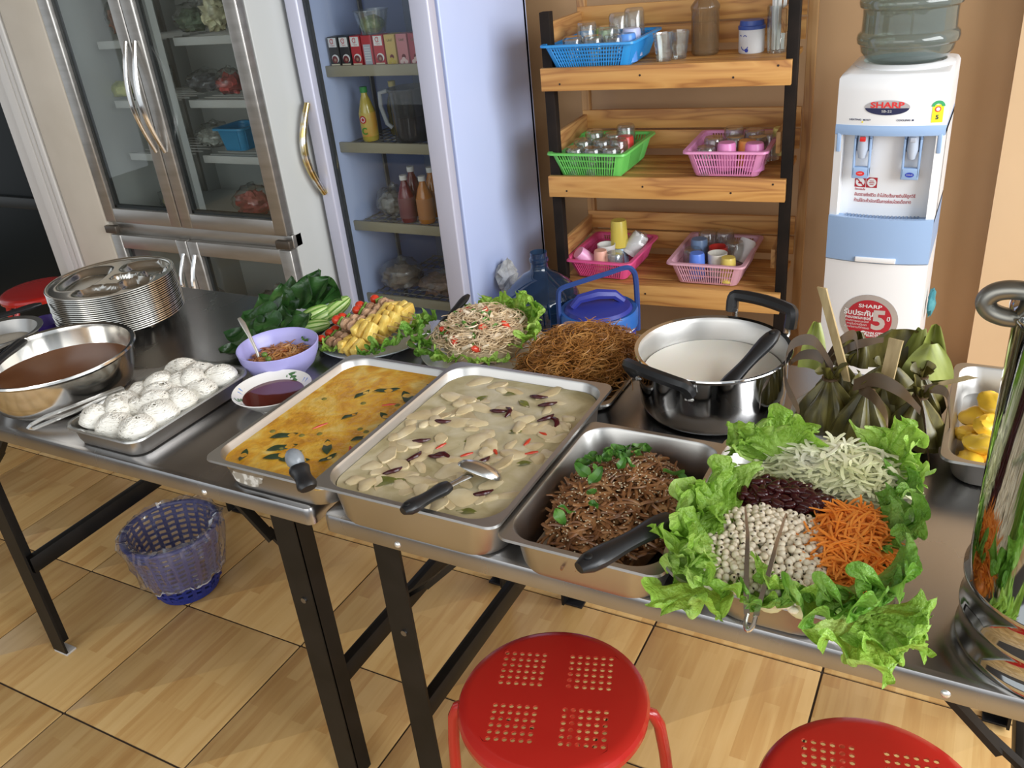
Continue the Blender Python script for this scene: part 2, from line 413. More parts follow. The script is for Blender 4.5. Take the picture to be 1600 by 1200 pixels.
for z in (1.335, 1.122, .922):
    for x0, x1 in ((FX0 + .06, -2.69), (-2.61, FX1 - .05)):
        g = G(); g.box(((x0 + x1) / 2, FY + .155, z), (x1 - x0, .012, .028), .002)
        for k in range(9): g.box(((x0 + x1) / 2, FY + .19 + k * .04, z + .008), (x1 - x0, .004, .004))
        fpart('wire_shelf', g, M('shelf_white', (.55, .56, .55), .4))
for x in (FX0 + .09, -2.60, -2.18):
    g = G(); g.box((x, FY + .45, 1.2), (.02, .012, 1.0)); fpart('shelf_upright', g, M('slotted_strip', (.28, .27, .25), .5, .5))
# fridge contents
BAGM = MG('cloudy_plastic_bag', (.92, .93, .92), 1.8, .12, 1.45, .06, (.7, .7, .66))
def lump(seed, amp=.25, k=2.2):
    o_ = Vector((seed * 3.1, seed * 1.7, seed))
    return lambda d: 1 + amp * mnoise.noise(d * k + o_) + amp * .5 * mnoise.noise(d * k * 2.3 + o_)
def bag(loc, r, col, seed, label, cat='bag'):
    t = thing('plastic_bag', label, cat, (loc[0], loc[1], loc[2]))
    g = G(); g.ell((0, 0, r[2] * .8), (r[0] * .85, r[1] * .85, r[2] * .76), 20, 14, lump(seed, .45, 3.5)); g.v = [(p[0], p[1], max(p[2], .002)) for p in g.v]; obj('contents', g, MN('bagged_food_%d' % seed, [(.3, tuple(c * .55 for c in col)), (.5, col), (.72, tuple(min(1, c * 1.5 + .05) for c in col))], scale=38, rough=.5, detail=5), t)
    g = G(); g.ell((0, 0, r[2]), r, 22, 14, lump(seed + 9, .22, 3.0)); g.v = [(p[0], p[1], max(p[2], .0008)) for p in g.v]; obj('film', g, BAGM, t)
    g = G(); g.ell((r[0] * .1, 0, r[2] * 1.95), (r[0] * .22, r[1] * .2, r[2] * .28), 12, 8, lump(seed + 5, .5, 3)); obj('knot', g, BAGM, t)
    return t
bag((-2.52, 2.46, .675), (.085, .07, .060), (.62, .13, .12), 3, 'clear bag of red meat on the fridge floor behind the right glass door')
bag((-2.93, 2.46, .675), (.085, .07, .055), (.52, .44, .24), 4, 'clear bag of beige food on the fridge floor behind the left glass door')
bag((-2.475, 2.44, 1.140), (.055, .06, .045), (.50, .08, .07), 5, 'small bag of dark red meat on the second fridge shelf')
bag((-2.66, 2.50, 1.140), (.075, .07, .04), (.20, .20, .22), 6, 'dark flat bag in the middle of the second fridge shelf')
bag((-2.47, 2.44, 1.352), (.050, .05, .070), (.72, .66, .42), 7, 'pale yellow cabbage bag on the top fridge shelf at right')
bag((-2.62, 2.48, 1.352), (.075, .07, .05), (.20, .26, .18), 8, 'grey green bag on the top shelf behind the right door')
bag((-2.93, 2.48, 1.140), (.085, .08, .070), (.32, .30, .22), 9, 'brown leafy vegetable bag on the second shelf behind the left door')
bag((-2.94, 2.46, 1.352), (.080, .075, .07), (.40, .20, .15), 10, 'root vegetable bag on the top shelf behind the left door')
bag((-2.66, 2.48, .940), (.075, .07, .045), (.55, .56, .52), 11, 'crumpled clear bag on the third shelf beside the blue basket')
bag((-2.92, 2.48, .940), (.085, .07, .035), (.50, .50, .46), 12, 'clear flat container bag on the third shelf behind the left door')
bag((-2.50, 2.46, .105), (.16, .08, .13), (.40, .32, .22), 13, 'large dim bag in the lower right fridge compartment')
bag((-2.90, 2.46, .13), (.12, .08, .10), (.25, .05, .04), 14, 'dark red bag in the lower left fridge compartment')
g = G(); g.ell((0, 0, .03), (.05, .035, .03), 14, 8, lump(3, .3)); tag(obj('cabbage_head', g, MN('yellow_green_cabbage', [(.3, (.30, .34, .08)), (.7, (.62, .62, .22))], scale=25, rough=.5), None, (-3.01, 2.40, 1.14)), 'yellow green leafy vegetable at the left end of the second fridge shelf', 'vegetable')
# plastic basket builder --------------------------------------------------
def basket(name, label, loc, w_, d_, h, mat, rz=0, slots=True, taper=.82, group=None, n_edge=22):
    t = thing(name, label, 'basket', loc, rz, group)
    r = .022
    def loop(k, ins, n=4): # k=0 bottom .. 1 top
        s = taper + (1 - taper) * k
        return rrect(w_ * s - 2 * ins, d_ * s - 2 * ins, r, .004 + (h - .004) * k, n)
    g = G(); g.loops([loop(1, .002), [(x, y, z + .003) for x, y, z in loop(1, .002)], [(x, y, z + .003) for x, y, z in loop(1, -.011)], [(x, y, z - .004) for x, y, z in loop(1, -.012)], [(x, y, z - .004) for x, y, z in loop(1, -.009)], loop(1, 0.0), loop(.93, 0.0), loop(.93, .002), loop(1, .002)])
    obj('rim', g, mat, t)
    g = G(); g.loops([loop(0, .001), loop(.09, 0), loop(.09, .002), [(x, y, z + .002) for x, y, z in loop(0, .003)]], True, True); obj('base', g, mat, t)
    g = G()
    lo, hi = .08, .94
    for side in range(4):
        horiz = side in (0, 2); span = w_ if horiz else d_
        n = max(6, int(span / (w_ / n_edge)))
        for k in range(n + 1):
            u = -1 + 2 * k / n
            pts = []
            for kk in (lo, hi):
                s = taper + (1 - taper) * kk
                hw, hd = w_ * s / 2, d_ * s / 2
                if horiz: pts.append((u * (hw - r), -hd if side == 0 else hd, .004 + (h - .004) * kk))
                else: pts.append((hw if side == 1 else -hw, u * (hd - r), .004 + (h - .004) * kk))
            g.tube(pts, .0021, 4, False)
    for kk in ((.25, .4, .55, .7, .85) if slots == 'mesh' else (.36, .66)):
        l = loop(kk, 0); l2 = [(x, y, z + .005) for x, y, z in l]; l3 = [(x * .99, y * .99, z) for x, y, z in l2]; l4 = [(x * .99, y * .99, z) for x, y, z in l]
        g.loops([l, l2, l3, l4, l])
    # solid corners
    for cxs, cys in ((1, -1), (1, 1), (-1, 1), (-1, -1)):
        q = []
        for kk in (.0, 1.0):
            s = taper + (1 - taper) * kk; hw, hd = w_ * s / 2 - r, d_ * s / 2 - r
            a0 = {(1, -1): -pi / 2, (1, 1): 0, (-1, 1): pi / 2, (-1, -1): pi}[(cxs, cys)]
            q.append([(cxs * hw + r * cos(a0 + pi / 2 * j / 5), cys * hd + r * sin(a0 + pi / 2 * j / 5), .004 + (h - .004) * kk) for j in range(6)])
        g.loops(q, closed=False)
    obj('lattice', g, mat, t)
    return t
basket('plastic_basket', 'blue slotted basket on the third shelf inside the steel-framed fridge', (-2.49, 2.455, .94), .13, .14, .085, M('fridge_basket_blue', (.05, .28, .52), .4), slots='mesh')

# ------------------------------------------------------------------ pale blue single-door fridge
BX0, BX1, BY = -2.117, -1.562, 2.40
bf = thing('drinks_fridge', 'tall pale blue single-door drinks fridge with a curved handle beside the wooden rack', 'fridge', ((BX0 + BX1) / 2, BY + .3, 0))
bx_, by_ = (BX0 + BX1) / 2, BY + .3
def bpart(name, g, mat, parent=None, smooth=38): g.xf(Matrix.Translation((-bx_, -by_, 0))); return obj(name, g, mat, parent or bf, smooth=smooth)
BLUEP = MN('pale_blue_enamel', [(.3, (.50, .585, .86)), (.7, (.54, .625, .89))], scale=2.5, rough=.33)
BLUEF = M('pale_lilac_frame', (.58, .59, .72), .38, .2)
g = G(); T = .04
g.box((BX1 - .02, BY + .35, .97), (.04, .58, 1.82), .006); g.box((BX0 + .02, BY + .35, .97), (.04, .58, 1.82), .006)
g.box((bx_, BY + .35, 1.86), (BX1 - BX0, .58, .06), .006); g.box((bx_, BY + .35, .15), (BX1 - BX0, .58, .22), .006); g.box((bx_, BY + .63, .97), (BX1 - BX0, .02, 1.82))
bpart('cabinet', g, BLUEP)
g = G(); s = .062; z0, z1 = .14, 1.84
g.box((BX0 + .026, BY + .022, (z0 + z1) / 2), (.052, .044, z1 - z0), .006); g.box((BX1 - .035, BY + .022, (z0 + z1) / 2), (.07, .044, z1 - z0), .006)
g.box((bx_ - .009, BY + .023, z0 + .04), (BX1 - BX0 - .12, .042, .08), .004); g.box((bx_ - .009, BY + .023, z1 - .05), (BX1 - BX0 - .12, .042, .1), .004)
bd = bpart('door', g, BLUEF)
g = G(); g.box((BX0 + .058, BY + .04, (z0 + z1) / 2), (.012, .02, z1 - z0 - .16)); g.box((BX1 - .076, BY + .04, (z0 + z1) / 2), (.012, .02, z1 - z0 - .16)); bpart('gasket', g, MATS['door_gasket'], bd)
g = G(); g.box((bx_ - .008, BY + .03, (z0 + z1) / 2), (BX1 - BX0 - .12, .005, z1 - z0 - .17)); bpart('pane', g, MG('drinks_fridge_pane', (.93, .95, .95), .7), bd)
g = G(); P = [(BX0 + .02 - .012 * sin(pi * k / 16), BY - .004 - .05 * sin(pi * k / 16), .80 + .315 * k / 16) for k in range(17)]
g.tube(P, [.010 + .004 * sin(pi * k / 16) for k in range(17)], 10); bpart('handle', g, MN('worn_gold_chrome', [(.4, (.75, .74, .72)), (.55, (.62, .48, .20))], scale=30, metal=1, rough=.2), bd)
g = G(); g.box((bx_, BY + .62, .97), (BX1 - BX0 - .08, .01, 1.7)); bpart('back_lining', g, M('fridge_inner_blue', (.22, .26, .36), .45))
for x in (BX0 + .055, BX1 - .055):
    g = G(); g.box((x, BY + .33, .97), (.006, .02, 1.6)); bpart('shelf_upright', g, MATS['slotted_strip'])
for z in (1.20, .94, .65, .36):
    g = G()
    for k in range(11): g.box((bx_, BY + .12 + k * .045, z + .004), (BX1 - BX0 - .09, .005, .005))
    for k in range(13): g.box((BX0 + .06 + k * (BX1 - BX0 - .12) / 12, BY + .34, z + .008), (.004, .45, .004))
    sh = bpart('wire_shelf', g, M('shelf_wire', (.35, .35, .33), .4, .5))
    g = G(); g.box((bx_ - .005, BY + .105, z), (BX1 - BX0 - .085, .012, .036), .002); bpart('price_rail', g, M('beige_price_rail', (.30, .27, .19), .5), sh)
# juice cartons
def decal(name, g, mat, parent, M4):
    g.xf(M4); return obj(name, g, mat, parent, smooth=0, recalc=False)
FRONT = lambda x, y, z: Matrix.Translation((x, y, z)) @ Matrix.Rotation(pi / 2, 4, 'X')
def disc(r, n=20, sx=1, sy=1):
    g = G(); g.add([(r * sx * cos(2 * pi * k / n), r * sy * sin(2 * pi * k / n), 0) for k in range(n)], [tuple(range(n))]); return g
def rect(w_, h): g = G(); g.add([(-w_ / 2, -h / 2, 0), (w_ / 2, -h / 2, 0), (w_ / 2, h / 2, 0), (-w_ / 2, h / 2, 0)], [(0, 1, 2, 3)]); return g
def ring(r0, r1, a0=0, a1=2 * pi, n=24):
    g = G(); g.loops([[(r0 * cos(a0 + (a1 - a0) * k / n), r0 * sin(a0 + (a1 - a0) * k / n), 0) for k in range(n + 1)], [(r1 * cos(a0 + (a1 - a0) * k / n), r1 * sin(a0 + (a1 - a0) * k / n), 0) for k in range(n + 1)]], closed=False); return g
PRW = M('print_white', (.75, .75, .74), .5); PRR = M('print_red', (.50, .02, .03), .45); PRK = M('print_dark_red', (.16, .015, .02), .45)
ctn = [('black and white juice carton at the left end of the fridge row', (.02, .02, .022), 'w'), ('black and white juice carton second from the left in the fridge row', (.02, .02, .022), 'w'),
       ('red and white juice carton third from the left in the fridge row', (.45, .02, .03), 'w'), ('red carton turned to its silver printed side', (.45, .02, .03), 's'),
       ('red and white juice carton beside the yellow one', (.45, .02, .03), 'w'), ('yellow juice carton in the fridge row', (.60, .42, .13), 'y'), ('pink juice carton in the fridge row', (.58, .22, .24), 'p'), ('dark pink carton at the right end of the fridge row', (.40, .07, .10), 'q')]
for k, (lb, c, kind) in enumerate(ctn):
    x = -2.045 + k * .0475; cw, ch = .041, .098
    t = thing('juice_carton', lb, 'carton', (x, 2.545, 1.2105), group='juice cartons in the drinks fridge')
    g = G(); g.box((0, 0, ch / 2), (cw, .05, ch), .001); obj('body', g, M('carton_%s' % ''.join('%02x' % int(v * 255) for v in c), c, .4), t)
    y = -.0258
    if kind == 'w':
        decal('white_panel', rect(.034, .030), PRW, t, FRONT(0, y, ch - .018))
        decal('swirl_logo', ring(.006, .0085, .6, 5.6), PRR, t, FRONT(-.001, y - .0004, ch - .014))
        decal('swirl_logo', ring(.002, .004, -2, 2.5), PRR, t, FRONT(.001, y - .0004, ch - .014))
        decal('lettering', text_geo('Tipco', .008), PRR, t, FRONT(0, y - .0004, ch - .027))
        decal('white_splash', disc(.015, 18, 1, .9), PRW, t, FRONT(.003, y - .0001, .028)); decal('fruit_print', disc(.012), PRK, t, FRONT(.001, y - .0004, .025)); decal('fruit_heart', disc(.005), M('print_tan', (.35, .2, .13), .5), t, FRONT(.002, y - .0007, .024))
        decal('base_print', rect(.036, .010), M('print_cream', (.62, .55, .40), .5), t, FRONT(0, y, .006))
    elif kind == 's':
        decal('silver_panel', rect(.030, .068), M('print_grey', (.42, .44, .50), .4), t, FRONT(0, y, .036))
        for q in range(6): decal('print_line', rect(.022, .002), PRW, t, FRONT(0, y - .0004, .02 + q * .008))
    else:
        decal('lettering', text_geo('Unif', .012), M('print_green', (.06, .10, .03), .5), t, FRONT(0, y, ch - .018))
        fc = (.55, .40, .05) if kind == 'y' else (.75, .55, .52)
        for q in range(3): decal('fruit_print', disc(.007), M('print_fruit_' + kind, fc, .5), t, FRONT(-.008 + q * .009, y - .0003 * q, .012 + (q % 2) * .008))
        decal('fruit_print', disc(.008), PRK, t, FRONT(.002, y + .0001, .028))
# tub
t = thing('plastic_tub', 'clear tub of green vegetables standing on the juice cartons', 'tub', (-1.895, 2.56, 1.3095))
g = G(); g.lathe([(.0, 0), (.042, 0), (.057, .07), (.060, .072), (.060, .075), (.055, .075), (.041, .003), (0, .003)], 28); obj('tub', g, GLASSW, t)
g = G(); g.ell((0, 0, .030), (.043, .043, .027), 16, 10, lump(2, .2, 4)); obj('greens', g, MN('tub_greens', [(.35, (.08, .16, .03)), (.6, (.25, .36, .08)), (.75, (.6, .6, .45))], scale=60, rough=.5), t)
def bottle(label, loc, r, h, liquid, cap, labelcol=None, group=None, name='drink_bottle', lab2=None):
    t = thing(name, label, 'bottle', loc, group=group)
    p = [(0, 0), (r * .9, 0), (r, .006), (r, h * .30), (r * .93, h * .36), (r, h * .45), (r * .97, h * .55), (r * .6, h * .76), (r * .36, h * .86), (r * .36, h * .93), (0, h * .93)]
    g = G(); g.lathe(p, 20); obj('body', g, liquid, t)
    g = G(); g.lathe([(0, h * .90), (r * .44, h * .90), (r * .44, h), (0, h)], 16); obj('cap', g, cap, t)
    if labelcol:
        g = G(); g.lathe([(r * 1.01, h * .10), (r * 1.012, h * .12), (r * 1.012, h * .52), (r * .99, h * .54)], 24); lb = obj('sleeve', g, labelcol, t)
        if lab2:
            decal('emblem', disc(r * .45), PRR, t, FRONT(0, -r * 1.03, h * .42)); decal('emblem_centre', ring(r * .2, r * .3), PRW, t, FRONT(0, -r * 1.04, h * .42)); decal('leaf_print', text_geo('C', r * 1.1, bold=.001), M('print_leaf', (.08, .28, .03), .5), t, FRONT(0, -r * 1.03, h * .2))
    return t
CAPG = M('green_cap', (.04, .25, .06), .4); CAPY = M('yellow_cap', (.50, .40, .12), .4); CAPW = M('white_cap', (.70, .70, .68), .4)
bottle('yellow tea bottle with a green cap in the drinks fridge', (-1.985, 2.57, .951), .030, .185, M('yellow_tea', (.50, .38, .06), .12, coat=.5), CAPG, MN('orange_yellow_sleeve', [(.4, (.55, .42, .08)), (.6, (.65, .30, .05))], scale=12, rough=.35), lab2=True)
bottle('dark bottle with a yellow cap behind the green-capped one', (-1.94, 2.68, .951), .030, .185, M('dark_tea', (.10, .08, .02), .15), CAPY)
t = thing('water_jug', 'clear plastic jug of dark red drink with a long handle', 'jug', (-1.815, 2.60, .951))
g = G(); g.lathe([(0, 0), (.068, 0), (.072, .17), (.075, .172), (.075, .178), (.070, .178), (.066, .004), (0, .004)], 28); obj('jug_body', g, MG('smoky_plastic', (.60, .58, .56), 1.2, .05, 1.45, .12, (.3, .3, .3)), t)
g = G(); g.lathe([(0, .005), (.064, .005), (.066, .085), (0, .085)], 24); obj('drink', g, M('dark_red_drink', (.08, .012, .008), .1), t)
g = G(); g.tube([(-.070, -.03, .17), (-.095, -.04, .165), (-.098, -.04, .12), (-.085, -.035, .06), (-.068, -.03, .045)], .008, 8); obj('handle', g, M('clear_grip', (.30, .31, .33), .2), t)
for k, (x, y, c, cn) in enumerate([(-1.865, 2.56, (.16, .012, .02), 'red'), (-1.885, 2.64, (.16, .012, .02), 'red'), (-1.785, 2.56, (.50, .17, .02), 'orange'), (-1.80, 2.64, (.50, .17, .02), 'orange')]):
    bottle('%s juice bottle with a white cap in the %s row of the third fridge shelf' % (cn, 'front' if k % 2 == 0 else 'back'), (x, y, .661), .031, .17 + .01 * (k % 2), M('juice_' + cn, c, .1, coat=.4), CAPW, M('sleeve_' + cn, tuple(v * .8 + .05 for v in c), .4))
bag((-1.97, 2.62, .661), (.062, .06, .055), (.22, .21, .20), 21, 'grey crinkled bag beside the juice bottles in the drinks fridge')
bag((-1.97, 2.60, .371), (.085, .08, .06), (.20, .15, .12), 22, 'round clear bag on the lowest drinks fridge shelf')
bag((-1.78, 2.60, .371), (.10, .08, .045), (.22, .12, .08), 23, 'reddish brown bag on the lowest drinks fridge shelf at right')
# crumpled paper stuck on the fridge side
g = G(); g.ell((0, 0, 0), (.03, .055, .055), 12, 9, lump(31, .55, 2.6)); tag(obj('crumpled_paper', g, MN('grey_paper', [(.35, (.32, .32, .31)), (.6, (.66, .66, .64))], scale=30, rough=.7), None, (-1.535, 2.655, .44), smooth=0), 'crumpled grey paper wad stuck to the side of the pale blue fridge', 'paper')

# ------------------------------------------------------------------ wooden rack
RA = radians(4.4); RO = (-1.345, 2.70)
def rk(u, v, z=0): return (RO[0] + u * cos(RA) - v * sin(RA), RO[1] + u * sin(RA) + v * cos(RA), z)
rack = thing('wooden_rack', 'pine plank shelf rack with black posts holding baskets of cups', 'shelf', (RO[0], RO[1], 0), RA)
for u, v, h in ((.008, .046, 1.33), (.785, .034, 1.75), ):
    g = G(); g.box((u, v, h / 2), (.034, .036, h), .002); obj('post', g, MN('black_post_paint', [(.3, (.008, .006, .005)), (.75, (.022, .014, .010))], scale=10, rough=.75, spec=.2), rack)
for u in (.0, .80):
    g = G(); g.box((u + (.012 if u == 0 else .0), .385, .80), (.03, .03, 1.60), .002); obj('rear_post', g, PINE_Z, rack)
for zt in (1.163, .808, .425):
    g = G(); g.box((.391, .004, zt - .036), (.794, .02, .072), .0015); obj('front_board', g, PINE, rack)
    for k in range(4):
        g = G(); g.box((.391, .058 + k * .086, zt - .022), (.77, .083, .016), .001); obj('shelf_plank', g, PINE, rack)
    for k, (dz) in enumerate((.0, .074)):
        z = zt + .010 + dz + .03
        g = G(); g.box((.391, .372, z), (.78, .014, .066), .001); obj('back_slat', g, PINE, rack)
    for u in (.02, .782):
        g = G(); g.box((u - .01 if u < .1 else u - .03, .21, zt + .10), (.014, .31, .066), .001); obj('side_slat', g, PINE_Y, rack)
    for (u, z) in ((.06, zt - .05), (.33, zt - .03), (.62, zt - .045), (.75, zt - .015)):
        g = G(); g.tube([(u, -.0055, z), (u, -.007, z)], .0035, 8); obj('nail', g, M('nail_dark', (.03, .015, .01), .5), rack)

S1, S2, S3 = 1.163 - .0135, .808 - .0135, .425 - .0135
blue_b = basket('plastic_basket', 'bright blue mesh basket of glasses on the top rack shelf', rk(.158, .160, S1), .295, .335, .082, M('basket_blue', (.03, .30, .72), .35), RA, slots='mesh', n_edge=26)
green_b = basket('plastic_basket', 'green slotted basket of glasses on the middle rack shelf', rk(.140, .165, S2), .262, .325, .088, M('basket_green', (.16, .58, .12), .35), RA - .05)
pink_b = basket('plastic_basket', 'pink slotted basket of glasses and pink cups on the middle shelf', rk(.590, .185, S2), .25, .30, .088, M('basket_pink', (.80, .32, .58), .35), RA)
hot_b = basket('plastic_basket', 'deep pink slotted basket of cups on the bottom rack shelf', rk(.150, .195, S3), .235, .31, .075, M('basket_hotpink', (.80, .10, .28), .35), RA - .06)
pale_b = basket('plastic_basket', 'pale pink slotted basket of cups on the bottom rack shelf', rk(.535, .20, S3), .25, .32, .085, M('basket_palepink', (.76, .42, .50), .35), RA - .04)

g = G(); g.lathe([(0, .088), (.028, .088), (.033, .080), (.0345, .0), (.032, .0), (.0305, .076), (.026, .078), (0, .078)], 24)
glass0 = tag(obj('tumbler', g, GLASSW, None, rk(.06, .10, S1 + .05)), 'clear glass tumbler upside down in the bright blue basket', 'glass', 'glasses in the blue basket')
def put(lst, zs, label, group, first=False):
    for k, (u, v, dz) in enumerate(lst):
        if first and k == 0: glass0.location = rk(u, v, zs + dz); continue
        dup(glass0, rk(u, v, zs + dz), (0, 0, 0), label, group)
put([(.090, .06, .012), (.160, .06, .012), (.115, .13, .046), (.185, .14, .030), (.20, .21, .060), (.245, .24, .070), (.225, .07, .010)], S1, glass0['label'], glass0['group'], True)
put([(.075, .06, .012), (.140, .055, .012), (.203, .06, .012), (.080, .13, .022), (.15, .13, .022), (.208, .13, .022), (.10, .20, .036), (.17, .20, .028), (.20, .25, .045)], S2, 'clear glass tumbler upside down in the green basket', 'glasses in the green basket')
put([(.52, .09, .006), (.53, .165, .020), (.60, .17, .020), (.67, .17, .020), (.58, .25, .034), (.65, .24, .028), (.70, .23, .020)], S2, 'clear glass tumbler upside down in the pink basket', 'glasses in the pink basket')
put([(.19, .10, .005)], S3, 'clear glass tumbler lying among cups in the deep pink basket', None)
put([(.46, .16, .012), (.49, .27, .04), (.55, .28, .04), (.60, .20, .03)], S3, 'clear glass tumbler upside down in the pale pink basket', 'glasses in the pale pink basket')
def cup(label, u, v, z, col, r=.034, h=.086, up=False, rot=None, cat='cup', name='plastic_cup', handle=False):
    t = thing(name, label, cat, rk(u, v, z), rot=rot or (0, 0, 0))
    m = M('cup_%s' % '_'.join('%02d' % int(c * 99) for c in col), col, .3)
    pr = [(0, h), (r * .78, h), (r * .86, h - .006), (r, 0), (r - .002, 0), (r * .80, h - .006), (0, h - .006)]
    if up: pr = [(a, h - b) for a, b in pr]
    g = G(); g.lathe(pr, 22); obj('cup_body', g, m, t)
    if handle:
        g = G(); g.tube([(r * .9, 0, h * .8), (r * 1.6, 0, h * .72), (r * 1.6, 0, h * .35), (r * .92, 0, h * .25)], .004, 8); obj('handle', g, m, t)
    return t
cup('blue plastic cup upside down at the corner of the blue basket', .262, .09, S1 + .012, (.10, .30, .75))
cup('lime green cup among glasses in the blue basket', .150, .19, S1 + .020, (.45, .62, .22))
cup('pale lilac cup at the back of the blue basket', .255, .17, S1 + .018, (.55, .60, .85))
cup('red cup among the glasses in the green basket', .215, .19, S2 + .020, (.70, .06, .05))
cup('pink cup upside down at the front left of the pink basket', .585, .095, S2 + .02, (.80, .28, .58))
cup('pink cup upside down at the front right of the pink basket', .675, .09, S2 + .02, (.80, .28, .58))
cup('orange cup behind the pink cups in the pink basket', .645, .135, S2 + .018, (.80, .35, .08))
cup('pale yellow cup at the far right of the pink basket', .735, .26, S2 + .03, (.68, .58, .18))
cup('pink cup leaning in the left corner of the deep pink basket', .090, .12, S3 + .040, (.88, .42, .66), rot=(.5, -.6, 0), r=.030, h=.07)
cup('white mug in the middle of the deep pink basket', .135, .17, S3 + .012, (.75, .74, .70), up=True)
cup('peach cup at the front of the deep pink basket', .135, .10, S3 + .012, (.85, .45, .34), r=.028)
cup('yellow cup stacked upside down on a blue one in the deep pink basket', .17, .22, S3 + .075, (.75, .60, .10), r=.034, h=.10)
cup('light blue cup under the tall yellow cup', .17, .22, S3 + .012, (.42, .60, .82), r=.034, h=.058)
t = cup('white mug in a plastic bag leaning in the deep pink basket', .205, .225, S3 + .045, (.82, .82, .82), r=.036, h=.085, rot=(-.35, .55, 0))
g = G(); g.ell((0, 0, .04), (.043, .043, .055), 16, 10, lump(41, .25, 3)); obj('plastic_film', g, BAGM, t)
cup('blue faceted cup at the front of the pale pink basket', .49, .095, S3 + .022, (.12, .25, .80), r=.030)
cup('red mug in the pale pink basket', .545, .19, S3 + .015, (.55, .04, .03), up=True, r=.033)
cup('cream mug beside the yellow cup in the pale pink basket', .555, .125, S3 + .015, (.74, .70, .62), up=True)
cup('yellow cup at the front right of the pale pink basket', .600, .085, S3 + .015, (.80, .62, .14), r=.029)
t = cup('white mug with a black mark leaning in the pale pink basket', .615, .205, S3 + .040, (.84, .84, .84), r=.034, h=.085, rot=(-.4, .45, .3))
decal('black_mark', ring(.008, .014, 0, 4.5), M('print_black', (.02, .02, .02), .5), t, Matrix.Translation((.004, 0, .0805)))
cup('dark blue glass at the back of the pale pink basket', .47, .22, S3 + .03, (.16, .25, .42))

t = thing('tumbler', 'clear tall tumbler beside the bright blue basket, left of a pair', 'glass', rk(.365, .16, S1))
g = G(); g.lathe([(0, 0), (.024, 0), (.036, .085), (.033, .085), (.022, .006), (0, .006)], 12); obj('glass_body', g, GLASSW, t, smooth=20)
dup(t, rk(.405, .20, S1), None, 'clear tall tumbler beside the brown bottle, right of a pair')
t = thing('glass_bottle', 'brownish clear glass bottle with a neck on the top rack shelf', 'bottle', rk(.475, .27, S1))
g = G(); g.lathe([(0, 0), (.040, 0), (.045, .006), (.045, .135), (.047, .14), (.047, .15), (.030, .172), (.017, .19), (.015, .24), (.018, .245), (.018, .26), (0, .26)], 28); obj('bottle_body', g, MG('brown_tinted_glass', (.62, .50, .34), 1.4, .05, 1.45, .30, (.42, .30, .17)), t)
t = thing('lidded_jar', 'white jar with a blue lid and a printed winking smile', 'jar', rk(.625, .27, S1))
g = G(); g.lathe([(0, 0), (.038, 0), (.041, .004), (.041, .072), (0, .072)], 28); obj('jar_body', g, M('jar_white', (.74, .76, .78), .3), t)
g = G(); g.lathe([(0, .072), (.043, .072), (.043, .082), (.039, .084), (.037, .098), (0, .098)], 28); obj('lid', g, M('jar_lid_blue', (.05, .10, .38), .35), t)
def wrap_print(g, r, zc): # flat xy print bent onto a cylinder facing -y
    g.v = [(r * sin(x / r), -r * cos(x / r), zc + y) for x, y, z in g.v]; return g
PB = M('print_blue', (.03, .06, .40), .4)
def arc_strip(r, w_, a0, a1, cx, cy): gg = ring(r - w_, r + w_, a0, a1); gg.v = [(x + cx, y + cy, 0) for x, y, z in gg.v]; return gg
obj('smile_print', wrap_print(arc_strip(.012, .0014, pi * 1.05, pi * 1.95, -.014, .024), .0414, .0), PB, t, recalc=False)
obj('eye_print', wrap_print(arc_strip(.006, .0012, .3, pi - .3, -.012, .050), .0414, .0), PB, t, recalc=False)
obj('eye_print', wrap_print(arc_strip(.004, .0012, .3, pi - .3, -.030, .052), .0414, .0), PB, t, recalc=False)
gg = disc(.006); gg.v = [(x - .006, y + .011, 0) for x, y, z in gg.v]; obj('tongue_print', wrap_print(gg, .0416, .0), PB, t, recalc=False)
t = thing('straw_glass', 'tall clear glass of white straws at the right end of the top shelf', 'glass', rk(.708, .25, S1))
g = G(); g.lathe([(0, 0), (.030, 0), (.034, .14), (.031, .14), (.028, .006), (0, .006)], 22); obj('glass_body', g, GLASSW, t)
for k in range(14):
    a = rnd.random() * 6.28; r_ = .020 * sqrt(rnd.random())
    g = G(); g.tube([(r_ * cos(a), r_ * sin(a), .008), (r_ * 1.2 * cos(a), r_ * 1.2 * sin(a), .16 + .04 * rnd.random())], .0032, 6); obj('straw', g, M('straw_white', (.82, .82, .80), .4), t)

# ------------------------------------------------------------------ water dispenser
DX, DYc = -.272, 2.885
wd = thing('water_dispenser', 'white water dispenser with a pale blue drip tray standing by the tan wall', 'water dispenser', (DX, DYc, 0))
HW = .146
def yf(x, d=0): return -.160 - .022 * (1 - (x / HW) ** 2) - d
def sec(z, d=0, hw=HW, yb=.165, rc=.012, yfun=None):
    P = []
    for k in range(17):
        x = -hw + 2 * hw * k / 16
        P.append((x, (yfun or (lambda q: yf(q * HW / hw, d)))(x), z))
    P += [(hw, yb - rc, z), (hw - rc, yb, z), (-hw + rc, yb, z), (-hw, yb - rc, z)]
    return P
BLUEL = M('dispenser_pale_blue', (.32, .47, .72), .3)
g = G(); g.loops([sec(.0), sec(.02), sec(.575)], True, True); obj('lower_body', g, WHITEP, wd)
g = G(); g.loops([sec(.577, .001), sec(.58, .006), sec(.69, .010), sec(.716, .010), sec(.716, -.004, HW - .010), sec(.706, -.006, HW - .012)], True, True); dt = obj('drip_tray', g, BLUEL, wd)
g = G(); g.box((0, yf(0, .004), .589), (.115, .012, .016), .003); obj('tray_grip', g, WHITEP, dt)
g = G()
for k in range(21): g.box((-.10 + k * .01, -.12, .708), (.004, .07, .003))
obj('drip_grille', g, M('grille_blue', (.20, .30, .48), .4), dt)
